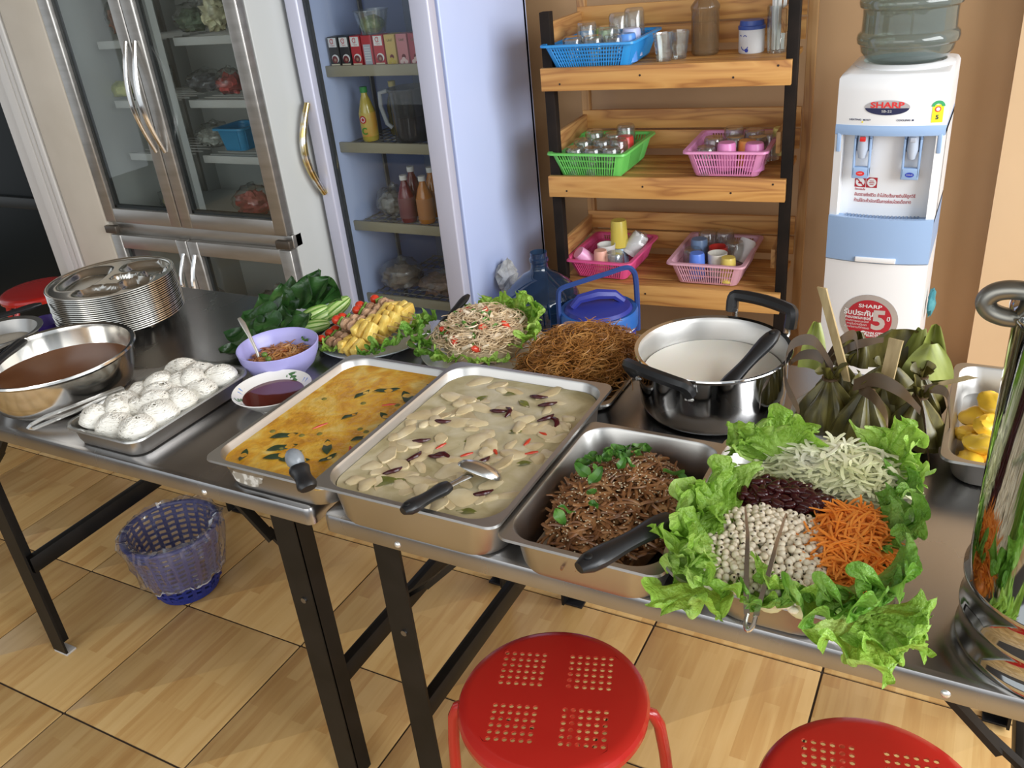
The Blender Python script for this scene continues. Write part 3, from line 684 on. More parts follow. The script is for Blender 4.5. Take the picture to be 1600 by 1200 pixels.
g = G(); g.loops([sec(.70, -.055), sec(.975, -.055)], True, True); obj('niche_back', g, WHITEP, wd)
for s in (-1, 1):
    g = G(); x0, x1 = s * HW, s * (HW - .022)
    P = lambda z: [(x0, yf(x0), z), (x1, yf(x1), z), (x1, -.08, z), (x0, -.08, z)]
    g.loops([P(.70), P(.975)], True, True); obj('side_cheek', g, WHITEP, wd)
g = G(); g.loops([sec(.958, .003), sec(.962, .004), sec(.982, .004), sec(.986, .002)], True, True); obj('blue_band', g, BLUEL, wd)
for s in (-1, 1):
    g = G(); g.box((s * (HW - .012), yf(HW) - .002, .935), (.012, .012, .055), .003); obj('band_end', g, BLUEL, wd)
g = G(); g.loops([sec(.986), sec(1.08, .0), sec(1.112, -.004), sec(1.122, -.012, HW - .006), sec(1.125, -.02, HW - .012)], True, True); hd = obj('head', g, WHITEP, wd)
g = G(); g.lathe([(.135, 1.122), (.135, 1.128), (.120, 1.136), (.112, 1.136), (.105, 1.126)], 32, (.005, .015, 0)); obj('bottle_collar', g, WHITEP, wd)
def front_print(name, g, x, z, mat, d=.0012, parent=wd):
    g.v = [(px + x, yf(px + x, d), py + z) for px, py, pz in g.v]; return obj(name, g, mat, parent, smooth=0, recalc=False)
def cells(g, n=10): # subdivide flat polys so they bend with the front
    bm = bmesh.new(); vs = [bm.verts.new(v) for v in g.v]
    for f in g.f: bm.faces.new([vs[i] for i in f])
    for k in range(-n, n + 1):
        bmesh.ops.bisect_plane(bm, geom=bm.verts[:] + bm.edges[:] + bm.faces[:], plane_co=(k * .012, 0, 0), plane_no=(1, 0, 0))
    bm.verts.index_update(); o = G(); o.add([tuple(v.co) for v in bm.verts], [tuple(v.index for v in f.verts) for f in bm.faces]); bm.free(); return o
SILV = M('print_silver', (.62, .60, .62), .3, .5); LRED = M('label_red', (.42, .02, .035), .35); PNV = M('print_navy', (.02, .025, .08), .4); PRED = M('logo_red', (.75, .04, .04), .4)
gg = G(); n = 26; gg.add([(.060 * cos(pi * 2 * k / n), .020 * sin(pi * 2 * k / n) * (1 if sin(2 * pi * k / n) > 0 else .75), 0) for k in range(n)], [tuple(range(n))])
front_print('logo_oval', cells(gg), -.010, 1.037, SILV, .001, hd)
gg = G(); gg.add([(.058 * cos(pi + pi * k / 14), .004 + -.019 * sin(pi * k / 14) , 0) for k in range(15)], [tuple(range(15))]); gg.v = [(x * 1.0, y - .006, z) for x, y, z in gg.v]
front_print('logo_navy', cells(gg), -.010, 1.037, PNV, .0016, hd)
front_print('logo_lettering', text_geo('SHARP', .022, bold=.0007, sx=1.35), -.010, 1.043, PRED, .0022, hd)
front_print('model_lettering', text_geo('SB-22', .009, sx=1.3), -.010, 1.0265, PRW, .0022, hd)
front_print('small_lettering', text_geo('HEATING', .0065, bold=.0002, sx=1.2), -.092, 1.002, PNV, .0012, hd); front_print('indicator_mark', cells(rect(.005, .004)), -.068, 1.002, PNV, .0012, hd); front_print('small_lettering', text_geo('HOT', .0065, bold=.0002), -.057, 1.002, PNV, .0012, hd)
front_print('small_lettering', text_geo('COOLING', .0065, bold=.0002, sx=1.2), .036, 1.002, PNV, .0012, hd); front_print('indicator_mark', cells(rect(.005, .004)), .060, 1.002, PNV, .0012, hd)
front_print('indicator_lamp', disc(.0025), -.072, .996, M('amber_lamp', (.9, .75, .05), .4), .0012, hd)
front_print('energy_sticker', cells(rect(.028, .048)), .120, 1.018, M('sticker_yellow', (.88, .80, .03), .4), .001, hd)
front_print('energy_arc', ring(.009, .017, .1, pi - .1), .120, 1.036, M('sticker_green', (.05, .38, .15), .4), .0016, hd)
front_print('energy_ring', ring(.005, .0075), .120, 1.030, PRED, .002, hd); front_print('energy_disc', disc(.005), .120, 1.030, PRW, .002, hd)
front_print('energy_lettering', text_geo('5', .016, bold=.0005), .120, 1.008, PNV, .002, hd)
# taps
for x, c, nm, tx in ((-.068, (.75, .03, .03), 'hot', 'HOT'), (.066, (.03, .06, .45), 'cold', 'COLD')):
    g = G(); g.box((x, -.128, .935), (.048, .012, .065), .004); tp = obj('tap', g, M('tap_slate', (.25, .31, .42), .35), wd)
    g = G(); g.tube([(x, -.150, .955), (x, -.152, .915), (x, -.150, .888)], [.014, .016, .010], 12); obj('spout', g, M('tap_grey', (.48, .55, .66), .3), tp)
    g = G(); g.box((x - .021, -.148, .89), (.006, .022, .11), .002); g.box((x + .021, -.148, .89), (.006, .022, .11), .002); g.box((x, -.150, .845), (.048, .018, .034), .003)
    P = [(x + .021 * cos(pi * k / 8), -.150, .945 + .022 * sin(pi * k / 8)) for k in range(9)]; g.tube(P, .004, 6); obj('lever', g, BLUEL, tp)
    g = G(); g.box((x, -.166, .945), (.016, .006, .014), .002); obj('button', g, M('button_' + nm, c if nm == 'hot' else (.5, .55, .65), .35), tp)
    decal('tap_badge', disc(.012, 18, 1, .6), M('badge_' + nm, c, .4), tp, FRONT(x, -.1595, .843)); decal('tap_lettering', text_geo(tx, .006), PRW, tp, FRONT(x, -.1600, .843))
nyf = lambda q: yf(q, -.055)
def niche_print(name, g, x, z, mat, d=.001):
    g.v = [(px + x, yf(px + x, -.055 + d), py + z) for px, py, pz in g.v]; return obj(name, g, mat, wd, smooth=0, recalc=False)
for k in range(2):
    x = -.070 + k * .033
    niche_print('warning_square', cells(rect(.031, .031)), x, .808, LRED); niche_print('warning_disc', disc(.013), x, .808, PRW, .0016)
    if k == 0:
        gg = rect(.026, .003); gg.xf(Matrix.Rotation(-.8, 4, 'Z')); niche_print('warning_bar', gg, x, .808, LRED, .0022); niche_print('warning_figure', disc(.005, 10, 1.2, .6), x, .806, LRED, .002)
    else:
        for q in range(3): niche_print('warning_line', rect(.015 - .004 * abs(q - 1), .002), x, .803 + q * .005, LRED, .0022)
for q, s in enumerate(('ข้อควรระวัง', 'อันตรายถึงชีวิต ถ้าไม่ติดตั้งสายดินให้ถูกวิธี', 'ห้ามใช้ตะกั่วบัดกรีในการซ่อมโดยเด็ดขาด')):
    gg = text_geo(s, .008 if q == 0 else .0135, 'LEFT', bold=.0002); wd_ = max(v[0] for v in gg.v); kx = (.03, .170, .160)[q] / wd_; gg.v = [(v[0] * kx, v[1], 0) for v in gg.v]; niche_print('warning_lettering', gg, -.084, (.786, .770, .752)[q], LRED)
LX, LZ = -.002, .388
front_print('label_silver_ring', cells(disc(.086, 48)), LX, LZ, M('label_silver', (.55, .55, .58), .25, .6), .001)
front_print('label_red_disc', cells(disc(.068, 48)), LX, LZ, LRED, .0016)
front_print('label_lettering', text_geo('SHARP', .0165, bold=.0003, sx=1.4), LX + .002, LZ + .047, PRW, .0022)
front_print('label_lettering', text_geo('รับประกัน', .024, bold=.0006), LX - .030, LZ + .022, PRW, .0022)
front_print('label_lettering', text_geo('คอมเพรสเซอร์', .0135, bold=.0003), LX - .031, LZ + .006, PRW, .0022)
for q, s in enumerate(('ค่าบริการและอะไหล่', 'ภายในบ้านปีแรก', 'เงื่อนไขตามที่กำหนด')): front_print('label_lettering', text_geo(s, .0095), LX - .033, LZ - .006 - q * .0105, PRW, .0022)
front_print('label_number', text_geo('5', .088, bold=.003), LX + .030, LZ + .000, SILV, .0022)
front_print('label_lettering', text_geo('ปี', .018, bold=.0004), LX + .058, LZ + .008, PRW, .0022)
front_print('label_badge', disc(.009), LX - .011, LZ - .045, PRW, .0022); gg = rect(.014, .003); gg.xf(Matrix.Rotation(.5, 4, 'Z')); front_print('label_badge_bar', gg, LX - .011, LZ - .045, LRED, .0026)
front_print('label_lettering', text_geo('THAI CITY', .0095, bold=.0004, sx=1.15), LX + .022, LZ - .042, PRW, .0022); front_print('label_lettering', text_geo('ELECTRIC', .0095, bold=.0004, sx=1.15), LX + .022, LZ - .051, PRW, .0022)
# bottle on the dispenser
wb = thing('water_bottle', 'large grey-blue ribbed water bottle upside down on the dispenser', 'water bottle', (DX + .006, DYc + .015, 1.128))
pr = [(0, .0), (.085, .0), (.108, .012), (.125, .035), (.128, .052), (.136, .058), (.1385, .070), (.136, .082), (.127, .090), (.126, .135), (.127, .150), (.136, .156), (.1385, .168), (.136, .180), (.127, .188), (.126, .30), (.134, .31), (.134, .33), (.126, .34), (.125, .40), (.10, .43), (0, .435)]
g = G(); g.lathe(pr, 48); obj('bottle_body', g, MG('grey_blue_polycarbonate', (.74, .82, .84), 1.6, .03, 1.5, .16, (.28, .36, .38)), wb)
g = G(); g.lathe([(r * .985, z) for r, z in pr if z < .29] + [(0, .29)], 40); obj('water', g, MG('still_water', (.82, .84, .80), .5, 0, 1.2, .18, (.30, .32, .26)), wb)
gg = rect(.18, .09); gg = cells(gg); gg.v = [(.1275 * sin(x / .1275), -.1275 * cos(x / .1275), y + .243) for x, y, z in gg.v]; obj('bottle_label', gg, MG('clear_label', (.8, .85, .9), .5, .2, 1.45, .5, (.45, .52, .60)), wb, smooth=0)
for s, sz, x, z in (('sprinkle', .062, -.012, .243), ('drinking water', .011, -.015, .210)):
    gg = text_geo(s, sz, bold=.001 if sz > .02 else 0); gg.v = [(.1288 * sin((px + x) / .1288), -.1288 * cos((px + x) / .1288), py + z) for px, py, pz in gg.v]; obj('label_lettering', gg, M('label_blue_print', (.02, .22, .50), .4), wb, smooth=0, recalc=False)
g = G(); g.ell((0, 0, 0), (.012, .03, .045), 10, 8, lump(51, .4)); tag(obj('cleaning_cloth', g, MN('turquoise_cloth', [(.4, (.05, .22, .26)), (.7, (.10, .34, .38))], scale=30, rough=.9), None, (-.110, 2.90, .385)), 'turquoise cloth hanging at the side of the water dispenser', 'cloth')

# ------------------------------------------------------------------ blue bottle and cooler jug on the floor
t = thing('water_bottle', 'empty translucent blue water bottle standing on the floor by the fridge', 'water bottle', (-1.335, 2.545, 0))
pr = [(0, 0), (.125, 0), (.138, .02), (.138, .10), (.134, .11), (.138, .12), (.138, .24), (.134, .25), (.138, .26), (.138, .40), (.132, .43), (.118, .455), (.108, .462), (.100, .475), (.060, .505), (.035, .52), (.029, .535), (.029, .55), (.033, .555), (.033, .565), (.029, .57), (.029, .587), (.026, .587), (.026, .53), (.0, .53)]
g = G(); g.lathe(pr[:-3], 40); obj('bottle_body', g, MG('clear_blue_polycarbonate', (.20, .38, .62), 1.6, .03, 1.5, .22, (.03, .09, .20)), t)
t = thing('cooler_jug', 'dark blue ice cooler jug with a lid and a swing handle', 'cooler', (-1.066, 2.42, 0))
CB = M('cooler_blue', (.035, .045, .29), .38); CB2 = M('cooler_lid_blue', (.02, .12, .42), .35)
g = G(); g.lathe([(0, 0), (.105, 0), (.112, .01), (.120, .40), (0, .40)], 40); obj('jug_body', g, CB, t)
g = G(); g.lathe([(.118, .40), (.127, .405), (.129, .45), (.124, .46), (.112, .458)], 40); lid = obj('lid_ring', g, CB2, t)
g = G(); g.lathe([(.113, .455), (.104, .468), (.06, .475), (0, .477)], 40); obj('lid', g, CB, t)
g = G(); g.lathe([(.121, .398), (.1225, .398), (.1225, .404), (.121, .404)], 40); obj('white_seal', g, WHITEP, t)
g = G(); g.tube([(-.07, -.05, .474), (-.05, -.035, .50), (.0, .0, .508), (.045, .03, .50), (.07, .045, .474)], [.012, .016, .018, .016, .012], 8); obj('lid_grip', g, CB, t)
dx, dy = .80, .60
P = []
for a, z in ((-.130, .36), (-.131, .44), (-.129, .52), (-.118, .545), (-.07, .556), (.03, .573), (.095, .584), (.118, .572), (.128, .54), (.131, .44), (.130, .36)): P.append((dx * a, dy * a, z))
g = G(); g.tube(curve(P, 4), .009, 6); obj('swing_handle', g, M('handle_blue', (.025, .06, .22), .35), t)

# ================================================================== table things
Z = TZ + .0006
def pan(name, label, cx, cy, w_, l_, h, mat=STEEL, rim=.010, rc=.045, rr=.02, slope=.007, rz=0, cat='food pan'):
    t = thing(name, label, cat, (cx, cy, Z), rz)
    wb_, lb = w_ - 2 * rim, l_ - 2 * rim; wo, lo = wb_ - 2 * slope, lb - 2 * slope; e = .0015
    g = G(); n = 8
    g.loops([rrect(wo - .02, lo - .02, rc - .01, 0, n), rrect(wo - .004, lo - .004, rc, .003, n), rrect(wo + .002, lo + .002, rc, .012, n), rrect(wb_, lb, rc, h - .004, n), rrect(wb_ + .004, lb + .004, rc, h - .002, n),
             rrect(w_ - .002, l_ - .002, rr, h - .002, n), rrect(w_, l_, rr, h - .005, n), rrect(w_ + .002, l_ + .002, rr, h - .004, n), rrect(w_, l_, rr, h, n), rrect(wb_ + .003, lb + .003, rc, h, n), rrect(wb_ - e * 2, lb - e * 2, rc - e, h - .004, n),
             rrect(wo - e * 2, lo - e * 2, rc - e, .013, n), rrect(wo - .008, lo - .008, rc - .004, .005, n), rrect(wo - .03, lo - .03, rc - .014, .0025, n)], True, True)
    obj('pan_body', g, mat, t)
    return t
def fluid(name, label, cat, cx, cy, w_, l_, rc, z, mat, amp=.0012, seed=1, rz=0, thick=.008):
    """a filled liquid with a gently uneven top"""
    n = 40; g = G(); L = []
    outer = rrect(w_, l_, rc, 0, 10); m = len(outer)
    for k in range(14, 0, -1):
        f = k / 14; L.append([(x * f, y * f, amp * mnoise.noise(Vector((x * f * 40, y * f * 40, seed))) if k < 14 else 0) for x, y, q in outer])
    L = [[(x, y, -thick) for x, y, q in outer]] + L
    g.loops(L, True, True)
    o = obj(name, g, mat, None, (cx, cy, z), (0, 0, rz), smooth=60); return tag(o, label, cat)

# ---- curry pan
cur = pan('food_pan', 'steel pan of yellow curry with a worn white patch on its front', -1.008, 1.079, .280, .434, .060)
g = G(); n = 22
pts = []
for k in range(n):
    a = 2 * pi * k / n; r_ = 1 + .35 * mnoise.noise(Vector((cos(a) * 2, sin(a) * 2, 3)))
    pts.append((.035 * cos(a) * r_, .016 * sin(a) * r_, 0))
g.add(pts, [tuple(range(n))]); g.xf(Matrix.Translation((-.055, -.2050, .032)) @ Matrix.Rotation(pi / 2 - .13, 4, 'X')); obj('worn_patch', g, MN('flaky_white', [(.42, (.30, .27, .22)), (.55, (.62, .60, .55))], scale=90, rough=.7), cur, smooth=0)
CUR = MN('yellow_curry', [(.30, (.46, .19, .012)), (.44, (.64, .31, .02)), (.56, (.72, .42, .05)), (.72, (.76, .56, .17))], scale=20, detail=9, rough=.22, dist=.8, bump=.25, bscale=90)
fluid('yellow_curry', 'thick orange yellow curry filling the left steel pan', 'curry', -1.008, 1.079, .254, .408, .042, Z + .046, CUR)
HERB = MN('dark_herb_leaf', [(.3, (.012, .03, .012)), (.7, (.05, .085, .03))], scale=40, rough=.35)
def flat_leaf(L_, W_, seed, curl=.15):
    g = G(); rs = random.Random(seed); ph = rs.random() * 6
    def fn(u, v):
        w2 = W_ * sin(pi * min(max(u, .0), 1.)) ** .8 * (1 + .15 * sin(u * 9 + ph)); y = (v - .5) * 2
        return ((u - .5) * L_, y * w2 / 2, .0015 + abs(y) * W_ * curl * .5 + .002 * sin(u * 7 + ph))
    return g.grid(fn, 10, 4)
rs = random.Random(11)
herb_m = [obj('herb_leaf', flat_leaf(.040, .014, s), HERB, None, (0, 0, 0)) for s in (1, 2)]
spots = [(-.905, 1.205, .5), (-.93, 1.185, 2.2), (-.99, 1.20, .2), (-1.03, 1.17, 1.1), (-.90, 1.06, .9), (-.93, 1.03, .7), (-.945, .955, .8), (-1.0, .93, .3), (-1.03, .935, .2), (-1.05, .955, .4), (-1.10, .91, 2.0), (-1.075, .99, .6), (-.93, 1.11, 2.6), (-1.0, 1.09, .9), (-.90, 1.245, 2.8), (-.97, .985, 1.9)]
for k, (x, y, a) in enumerate(spots):
    o = herb_m[k] if k < 2 else herb_m[k % 2].copy()
    if k >= 2: COL.objects.link(o)
    s = .85 + .9 * rs.random(); o.location = (x, y, Z + .0455); o.rotation_euler = (0, 0, a + rs.random() * .5); o.scale = (s, s, .7)
    tag(o, 'dark green herb leaf floating in the yellow curry', 'leaf', 'herb leaves in the curry')
g = G(); g.ell((0, 0, 0), (.0065, .0065, .005), 10, 6); pea = obj('pea_eggplant', g, M('pea_eggplant_olive', (.17, .15, .03), .3), None)
for k in range(13):
    o = pea if k == 0 else pea.copy()
    if k: COL.objects.link(o)
    o.location = (-1.008 + rs.uniform(-.1, .105), 1.079 + rs.uniform(-.15, .17), Z + .0435); tag(o, 'small olive pea eggplant floating in the yellow curry', 'vegetable', 'pea eggplants in the curry')
g = G(); g.tube([(-.015, 0, 0), (0, .002, .001), (.015, .006, 0)], [.0015, .003, .0015], 6, True, .6); chs = obj('chilli_strip', g, M('red_chilli', (.55, .05, .02), .3), None)
for k, (x, y, a) in enumerate([(-1.03, 1.04, .9), (-.95, 1.15, .3), (-.92, .99, 2.0)]):
    o = chs if k == 0 else chs.copy()
    if k: COL.objects.link(o)
    o.location = (x, y, Z + .046); o.rotation_euler = (0, 0, a); tag(o, 'thin red chilli strip in the yellow curry', 'chilli', 'chilli strips in the curry')

# ---- utensils
def handle_pts(a, b, n=8, sag=0): a = Vector(a); b = Vector(b); return [a.lerp(b, k / n) + Vector((0, 0, sag * sin(pi * k / n))) for k in range(n + 1)]
def ladle(label, bowl, neck, h0, h1, hr=.011, bowl_r=.03, hang='hole', cat='ladle', name='ladle', hmat=BLACKP, tip=None, bowl_tilt=(0, 0, 0), bscale=(1, 1, .6)):
    t = thing(name, label, cat, (0, 0, 0))
    if bowl:
        g = G(); L = []
        for i in range(8):
            a = pi / 2 * i / 7; L.append([(bowl_r * sin(a) * cos(2 * pi * j / 20) * bscale[0], bowl_r * sin(a) * sin(2 * pi * j / 20) * bscale[1], -bowl_r * cos(a) * bscale[2]) for j in range(20)])
        for i in range(7, -1, -1):
            a = pi / 2 * i / 7; q = .95; L.append([(bowl_r * q * sin(a) * cos(2 * pi * j / 20) * bscale[0], bowl_r * q * sin(a) * sin(2 * pi * j / 20) * bscale[1], -bowl_r * q * cos(a) * bscale[2] + .0006) for j in range(20)])
        g.loops(L); g.xf(Matrix.Translation(bowl) @ Euler(bowl_tilt).to_matrix().to_4x4()); obj('ladle_bowl', g, STEEL_S, t)
    if neck:
        g = G(); g.tube([neck[0]] + list(neck[1:]), [.009] + [.006] * (len(neck) - 1), 8, True, .45); obj('neck', g, STEEL_S, t)
    P = handle_pts(h0, h1, 10); R = [hr * k for k in (.82, 1.0, 1.0, .92, .85, .85, .9, 1.0, 1.05, .95, .55)]
    g = G(); g.tube(P, R, 12, True, .72); hh = obj('handle', g, hmat, t)
    if hang:
        a = Vector(P[9]); d = (Vector(P[10]) - Vector(P[0])).normalized()
        g = G(); g.ell(tuple(a + Vector((0, 0, hr * .66))), (hr * .38, hr * .38, hr * .14), 10, 6); obj('hang_hole', g, M('hang_hole_dark', (.002, .002, .002), .6), hh)
    return t
ladle('grey-tipped black ladle handle leaning between the curry and soup pans', None, None, (-.868, .822, .838), (-.903, .843, .862), .0165, hang=None)
g = G(); g.ell((0, 0, 0), (.019, .015, .0155), 14, 10); o = obj('grey_tip', g, M('grey_plastic', (.22, .24, .26), .25), bpy.data.objects['ladle'], (-.910, .848, .868), (0, .5, -.5))

# ---- soup pan
pan('food_pan', 'large deep steel pan of creamy mushroom soup at the table edge', -.716, 1.070, .337, .456, .080, rc=.05)
SOUP = MN('creamy_coconut_soup', [(.3, (.36, .30, .15)), (.5, (.50, .43, .25)), (.7, (.64, .57, .39))], scale=18, detail=8, rough=.16, dist=.6)
SZ = Z + .063
fluid('coconut_soup', 'pale creamy coconut soup filling the large steel pan', 'soup', -.716, 1.070, .308, .427, .048, SZ, SOUP)
MUSH = MN('cream_mushroom', [(.3, (.50, .38, .20)), (.6, (.66, .55, .34)), (.8, (.74, .65, .46))], scale=25, rough=.3, rand=True)
def slice_mesh(seed, a=.022, b=.014, t_=.004):
    g = G(); rs_ = random.Random(seed); ph = [rs_.random() * 6 for _ in range(3)]
    pl = [(a * cos(2 * pi * k / 16) * (1 + .18 * sin(2 * 2 * pi * k / 16 + ph[0])), b * sin(2 * pi * k / 16) * (1 + .2 * sin(3 * 2 * pi * k / 16 + ph[1]))) for k in range(16)]
    g.loops([[(x * .85, y * .85, -t_) for x, y in pl], [(x, y, -t_ * .3) for x, y in pl], [(x * .96, y * .96, t_ * .6) for x, y in pl], [(x * .5, y * .5, t_ * (1.0 + .3 * sin(ph[2]))) for x, y in pl]], True, True)
    return g
ms = [obj('mushroom_slice', slice_mesh(s, *ab), MUSH, None) for s, ab in ((1, (.022, .014)), (2, (.028, .010)), (3, (.016, .013)), (4, (.024, .017)))]
rs = random.Random(5); placed = []
k = 0
while len(placed) < 84:
    x = -.716 + rs.uniform(-.140, .140); y = 1.070 + rs.uniform(-.198, .198)
    if min([99] + [(x - a) ** 2 + (y - b) ** 2 for a, b in placed]) < .016 ** 2: continue
    placed.append((x, y)); o = ms[k] if k < 4 else ms[k % 4].copy()
    if k >= 4: COL.objects.link(o)
    o.location = (x, y, SZ - .001 + rs.uniform(-.002, .0012)); o.rotation_euler = (rs.uniform(-.14, .14), rs.uniform(-.14, .14), rs.random() * 6.28); s = rs.uniform(.75, 1.25); o.scale = (s, s, 1)
    tag(o, 'cream mushroom slice floating in the coconut soup', 'mushroom', 'mushroom slices in the soup'); k += 1
g = G(); g.tube([(-.016, .004, 0), (-.008, -.001, .003), (.002, -.002, .004), (.010, .001, .003), (.018, .008, .001)], [.002, .0045, .005, .004, .0015], 8, True, .7); dch = obj('dried_chilli', g, M('dried_chilli_dark', (.055, .006, .008), .25), None)
for k, (x, y, a) in enumerate([(-.80, 1.03, .4), (-.78, .985, 1.2), (-.745, .998, .2), (-.665, 1.01, 1.0), (-.72, 1.165, .1), (-.70, 1.17, 1.9), (-.645, 1.215, .5), (-.625, 1.17, .9), (-.605, 1.165, 2.2), (-.79, .935, .8), (-.735, 1.005, 2.9), (-.675, 1.235, .0), (-.62, .93, .6), (-.80, 1.10, .1)]):
    o = dch if k == 0 else dch.copy()
    if k: COL.objects.link(o)
    o.location = (x, y, SZ + .001); o.rotation_euler = (0, 0, a); tag(o, 'dark dried chilli floating in the coconut soup', 'chilli', 'dried chillies in the soup')
LIME = MN('olive_lime_leaf', [(.3, (.10, .11, .02)), (.7, (.22, .22, .05))], scale=30, rough=.3)
sl = [obj('lime_leaf', flat_leaf(.075, .026, 5), LIME, None)]
for k, (x, y, a, s) in enumerate([(-.795, .905, .55, 1), (-.765, .925, 1.1, .55), (-.66, 1.115, .3, .5), (-.735, 1.235, .2, .6), (-.72, 1.06, .8, .45), (-.62, .885, .2, .5), (-.645, .905, 2.4, .4), (-.60, 1.03, .5, .5), (-.69, 1.21, 2.6, .5), (-.775, 1.20, 1.2, .5)]):
    o = sl[0] if k == 0 else sl[0].copy()
    if k: COL.objects.link(o)
    o.location = (x, y, SZ - .001); o.rotation_euler = (0, 0, a); o.scale = (s, s, .6); tag(o, 'olive green lime leaf floating in the coconut soup', 'leaf', 'lime leaves in the soup')
for k, (x, y, a) in enumerate([(-.70, 1.02, .5), (-.62, 1.09, 1.2), (-.60, 1.06, .3), (-.66, 1.05, 2.1), (-.755, 1.03, .9), (-.605, 1.125, 2.4)]):
    o = chs.copy(); COL.objects.link(o); o.location = (x, y, SZ + .001); o.rotation_euler = (0, 0, a); o.scale = (.7, 1.3, 1)
    tag(o, 'bright red chilli piece floating in the coconut soup', 'chilli', 'red chilli pieces in the soup')
ladle('steel ladle with a black handle resting in the creamy soup pan', (-.640, .962, .832), [(-.648, .945, .836), (-.655, .92, .838), (-.662, .898, .840)], (-.660, .902, .840), (-.684, .815, .846), .0135, .030, bowl_tilt=(2.7, .35, .2), bscale=(1.25, .8, .55))

# ---- beef pan
pan('food_pan', 'steel pan of shredded spicy beef beside the salad tray', -.425, 1.010, .248, .342, .070, rc=.045)
def clampz(g, z): g.v = [(p[0], p[1], max(p[2], z)) for p in g.v]; return g
def mound(x, y, cx, cy, rx, ry, h):
    d = ((x - cx) / rx) ** 2 + ((y - cy) / ry) ** 2
    return h * max(0, 1 - d) ** .7
def scatter(n, seed, cx, cy, rx, ry, base, h, fn, power=.5, layer=.012):
    rs_ = random.Random(seed); g = G()
    for _ in range(n):
        a = rs_.random() * 2 * pi; r_ = rs_.random() ** power
        x = cx + rx * r_ * cos(a); y = cy + ry * r_ * sin(a)
        z = base + mound(x, y, cx, cy, rx * 1.05, ry * 1.05, h) + rs_.uniform(-layer, layer * .4)
        fn(g, Vector((x, y, z)), rs_)
    return g
def strand(L_, r, curl, seg=6, sides=4, flat=1.0, dip=.5):
    def fn(g, p, rs_):
        a = rs_.random() * 2 * pi; l = L_ * rs_.uniform(.6, 1.3); k = rs_.uniform(-curl, curl); P = []; q = Vector(p); el = rs_.uniform(-.35, .35)
        for i in range(seg + 1):
            P.append(q.copy()); s = i / seg
            q = q + Vector((cos(a), sin(a), el - dip * abs(s - .5) * (1 if s > .5 else -.6))) * (l / seg); a += k / seg
        c = (P[0] + P[-1]) / 2 - p
        rr = r * rs_.uniform(.7, 1.25)
        g.tube([v - c for v in P], [rr * .7] + [rr] * (seg - 1) + [rr * .6], sides, True, flat)
    return fn
BEEF = MN('shredded_beef', [(.25, (.09, .032, .011)), (.5, (.28, .118, .042)), (.75, (.50, .27, .115))], scale=45, rough=.38, detail=5)
g = G(); g.ell((-.425, 1.015, Z + .014), (.095, .145, .045), 26, 12, lump(61, .2, 4))
g.merge(scatter(1000, 21, -.425, 1.005, .098, .144, Z + .026, .058, strand(.032, .0027, 1.6, 5, 5, .7)))
clampz(g, Z + .0065); tag(obj('shredded_beef', g, BEEF, None, smooth=60), 'heap of shredded brown beef in the steel pan', 'beef', kind='stuff')
g = scatter(750, 22, -.425, 1.005, .098, .144, Z + .032, .060, lambda g, p, r: g.ell(tuple(p), (.0014, .0011, .0009), 5, 3), layer=.006)
tag(obj('sesame_seeds', g, M('sesame_cream', (.72, .62, .42), .5), None), 'pale sesame grains sprinkled over the shredded beef', 'sesame', kind='stuff')
CHOP = MN('chopped_green_herb', [(.3, (.035, .13, .015)), (.6, (.11, .27, .04)), (.8, (.28, .42, .12))], scale=40, rough=.4, rand=True)
cl = [obj('herb_piece', flat_leaf(.030, .018, 8, .5), CHOP, None), obj('herb_piece', flat_leaf(.022, .009, 9, .8), CHOP, None)]
rs = random.Random(31)
for k in range(46):
    if k < 32: x, y = -.455 + rs.gauss(0, .028), 1.055 + rs.gauss(0, .028)
    else: x, y = -.425 + rs.uniform(-.075, .08), 1.01 + rs.uniform(-.11, .11)
    o = cl[k] if k < 2 else cl[k % 2].copy()
    if k >= 2: COL.objects.link(o)
    o.location = (x, y, Z + .042 + mound(x, y, -.425, 1.005, .103, .15, .060)); o.rotation_euler = (rs.uniform(-.6, .6), rs.uniform(-.6, .6), rs.random() * 6.28); s = rs.uniform(.7, 1.2); o.scale = (s, s, s)
    tag(o, 'chopped green herb piece scattered on the shredded beef', 'herb', 'herb pieces on the beef')
ladle('thick black spatula handle lying across the front of the beef pan', None, [(-.300, .925, .866), (-.285, .96, .850)], (-.311, .905, .866), (-.383, .768, .868), .0165, cat='spatula', name='spatula')

# ---- salad tray
pan('salad_tray', 'deep rounded steel tray of mixed salad at the right table edge', -.171, 1.028, .284, .392, .080, rc=.075, rr=.06, rim=.008, slope=.03, cat='tray')
g = G(); g.ell((-.171, 1.03, Z + .03), (.115, .165, .052), 28, 12); clampz(g, Z + .0065); tag(obj('salad_base', g, GREEND, None), 'bed of greens under the salad heaps in the rounded tray', 'greens', kind='stuff')
CAB = MN('shredded_cabbage', [(.3, (.76, .77, .42)), (.5, (.87, .88, .60)), (.75, (.93, .93, .78))], scale=20, rough=.45, trl=.15)
g = G(); g.ell((-.135, 1.125, Z + .074), (.088, .058, .042), 24, 10, lump(44, .12, 5)); g.ell((-.225, 1.09, Z + .07), (.028, .032, .022), 14, 8)
g.merge(scatter(560, 41, -.135, 1.125, .096, .066, Z + .078, .042, strand(.045, .0034, 2.2, 7, 4, .25, .7)))
g.merge(scatter(60, 42, -.232, 1.09, .03, .035, Z + .075, .018, strand(.045, .0023, 2.6, 7, 4, .35, .7)))
tag(obj('shredded_cabbage', g, CAB, None, smooth=60), 'heap of pale green shredded cabbage at the back of the salad tray', 'cabbage', kind='stuff')
CAR = MN('carrot_orange', [(.3, (.86, .24, .022)), (.7, (.94, .35, .06))], scale=30, rough=.4)
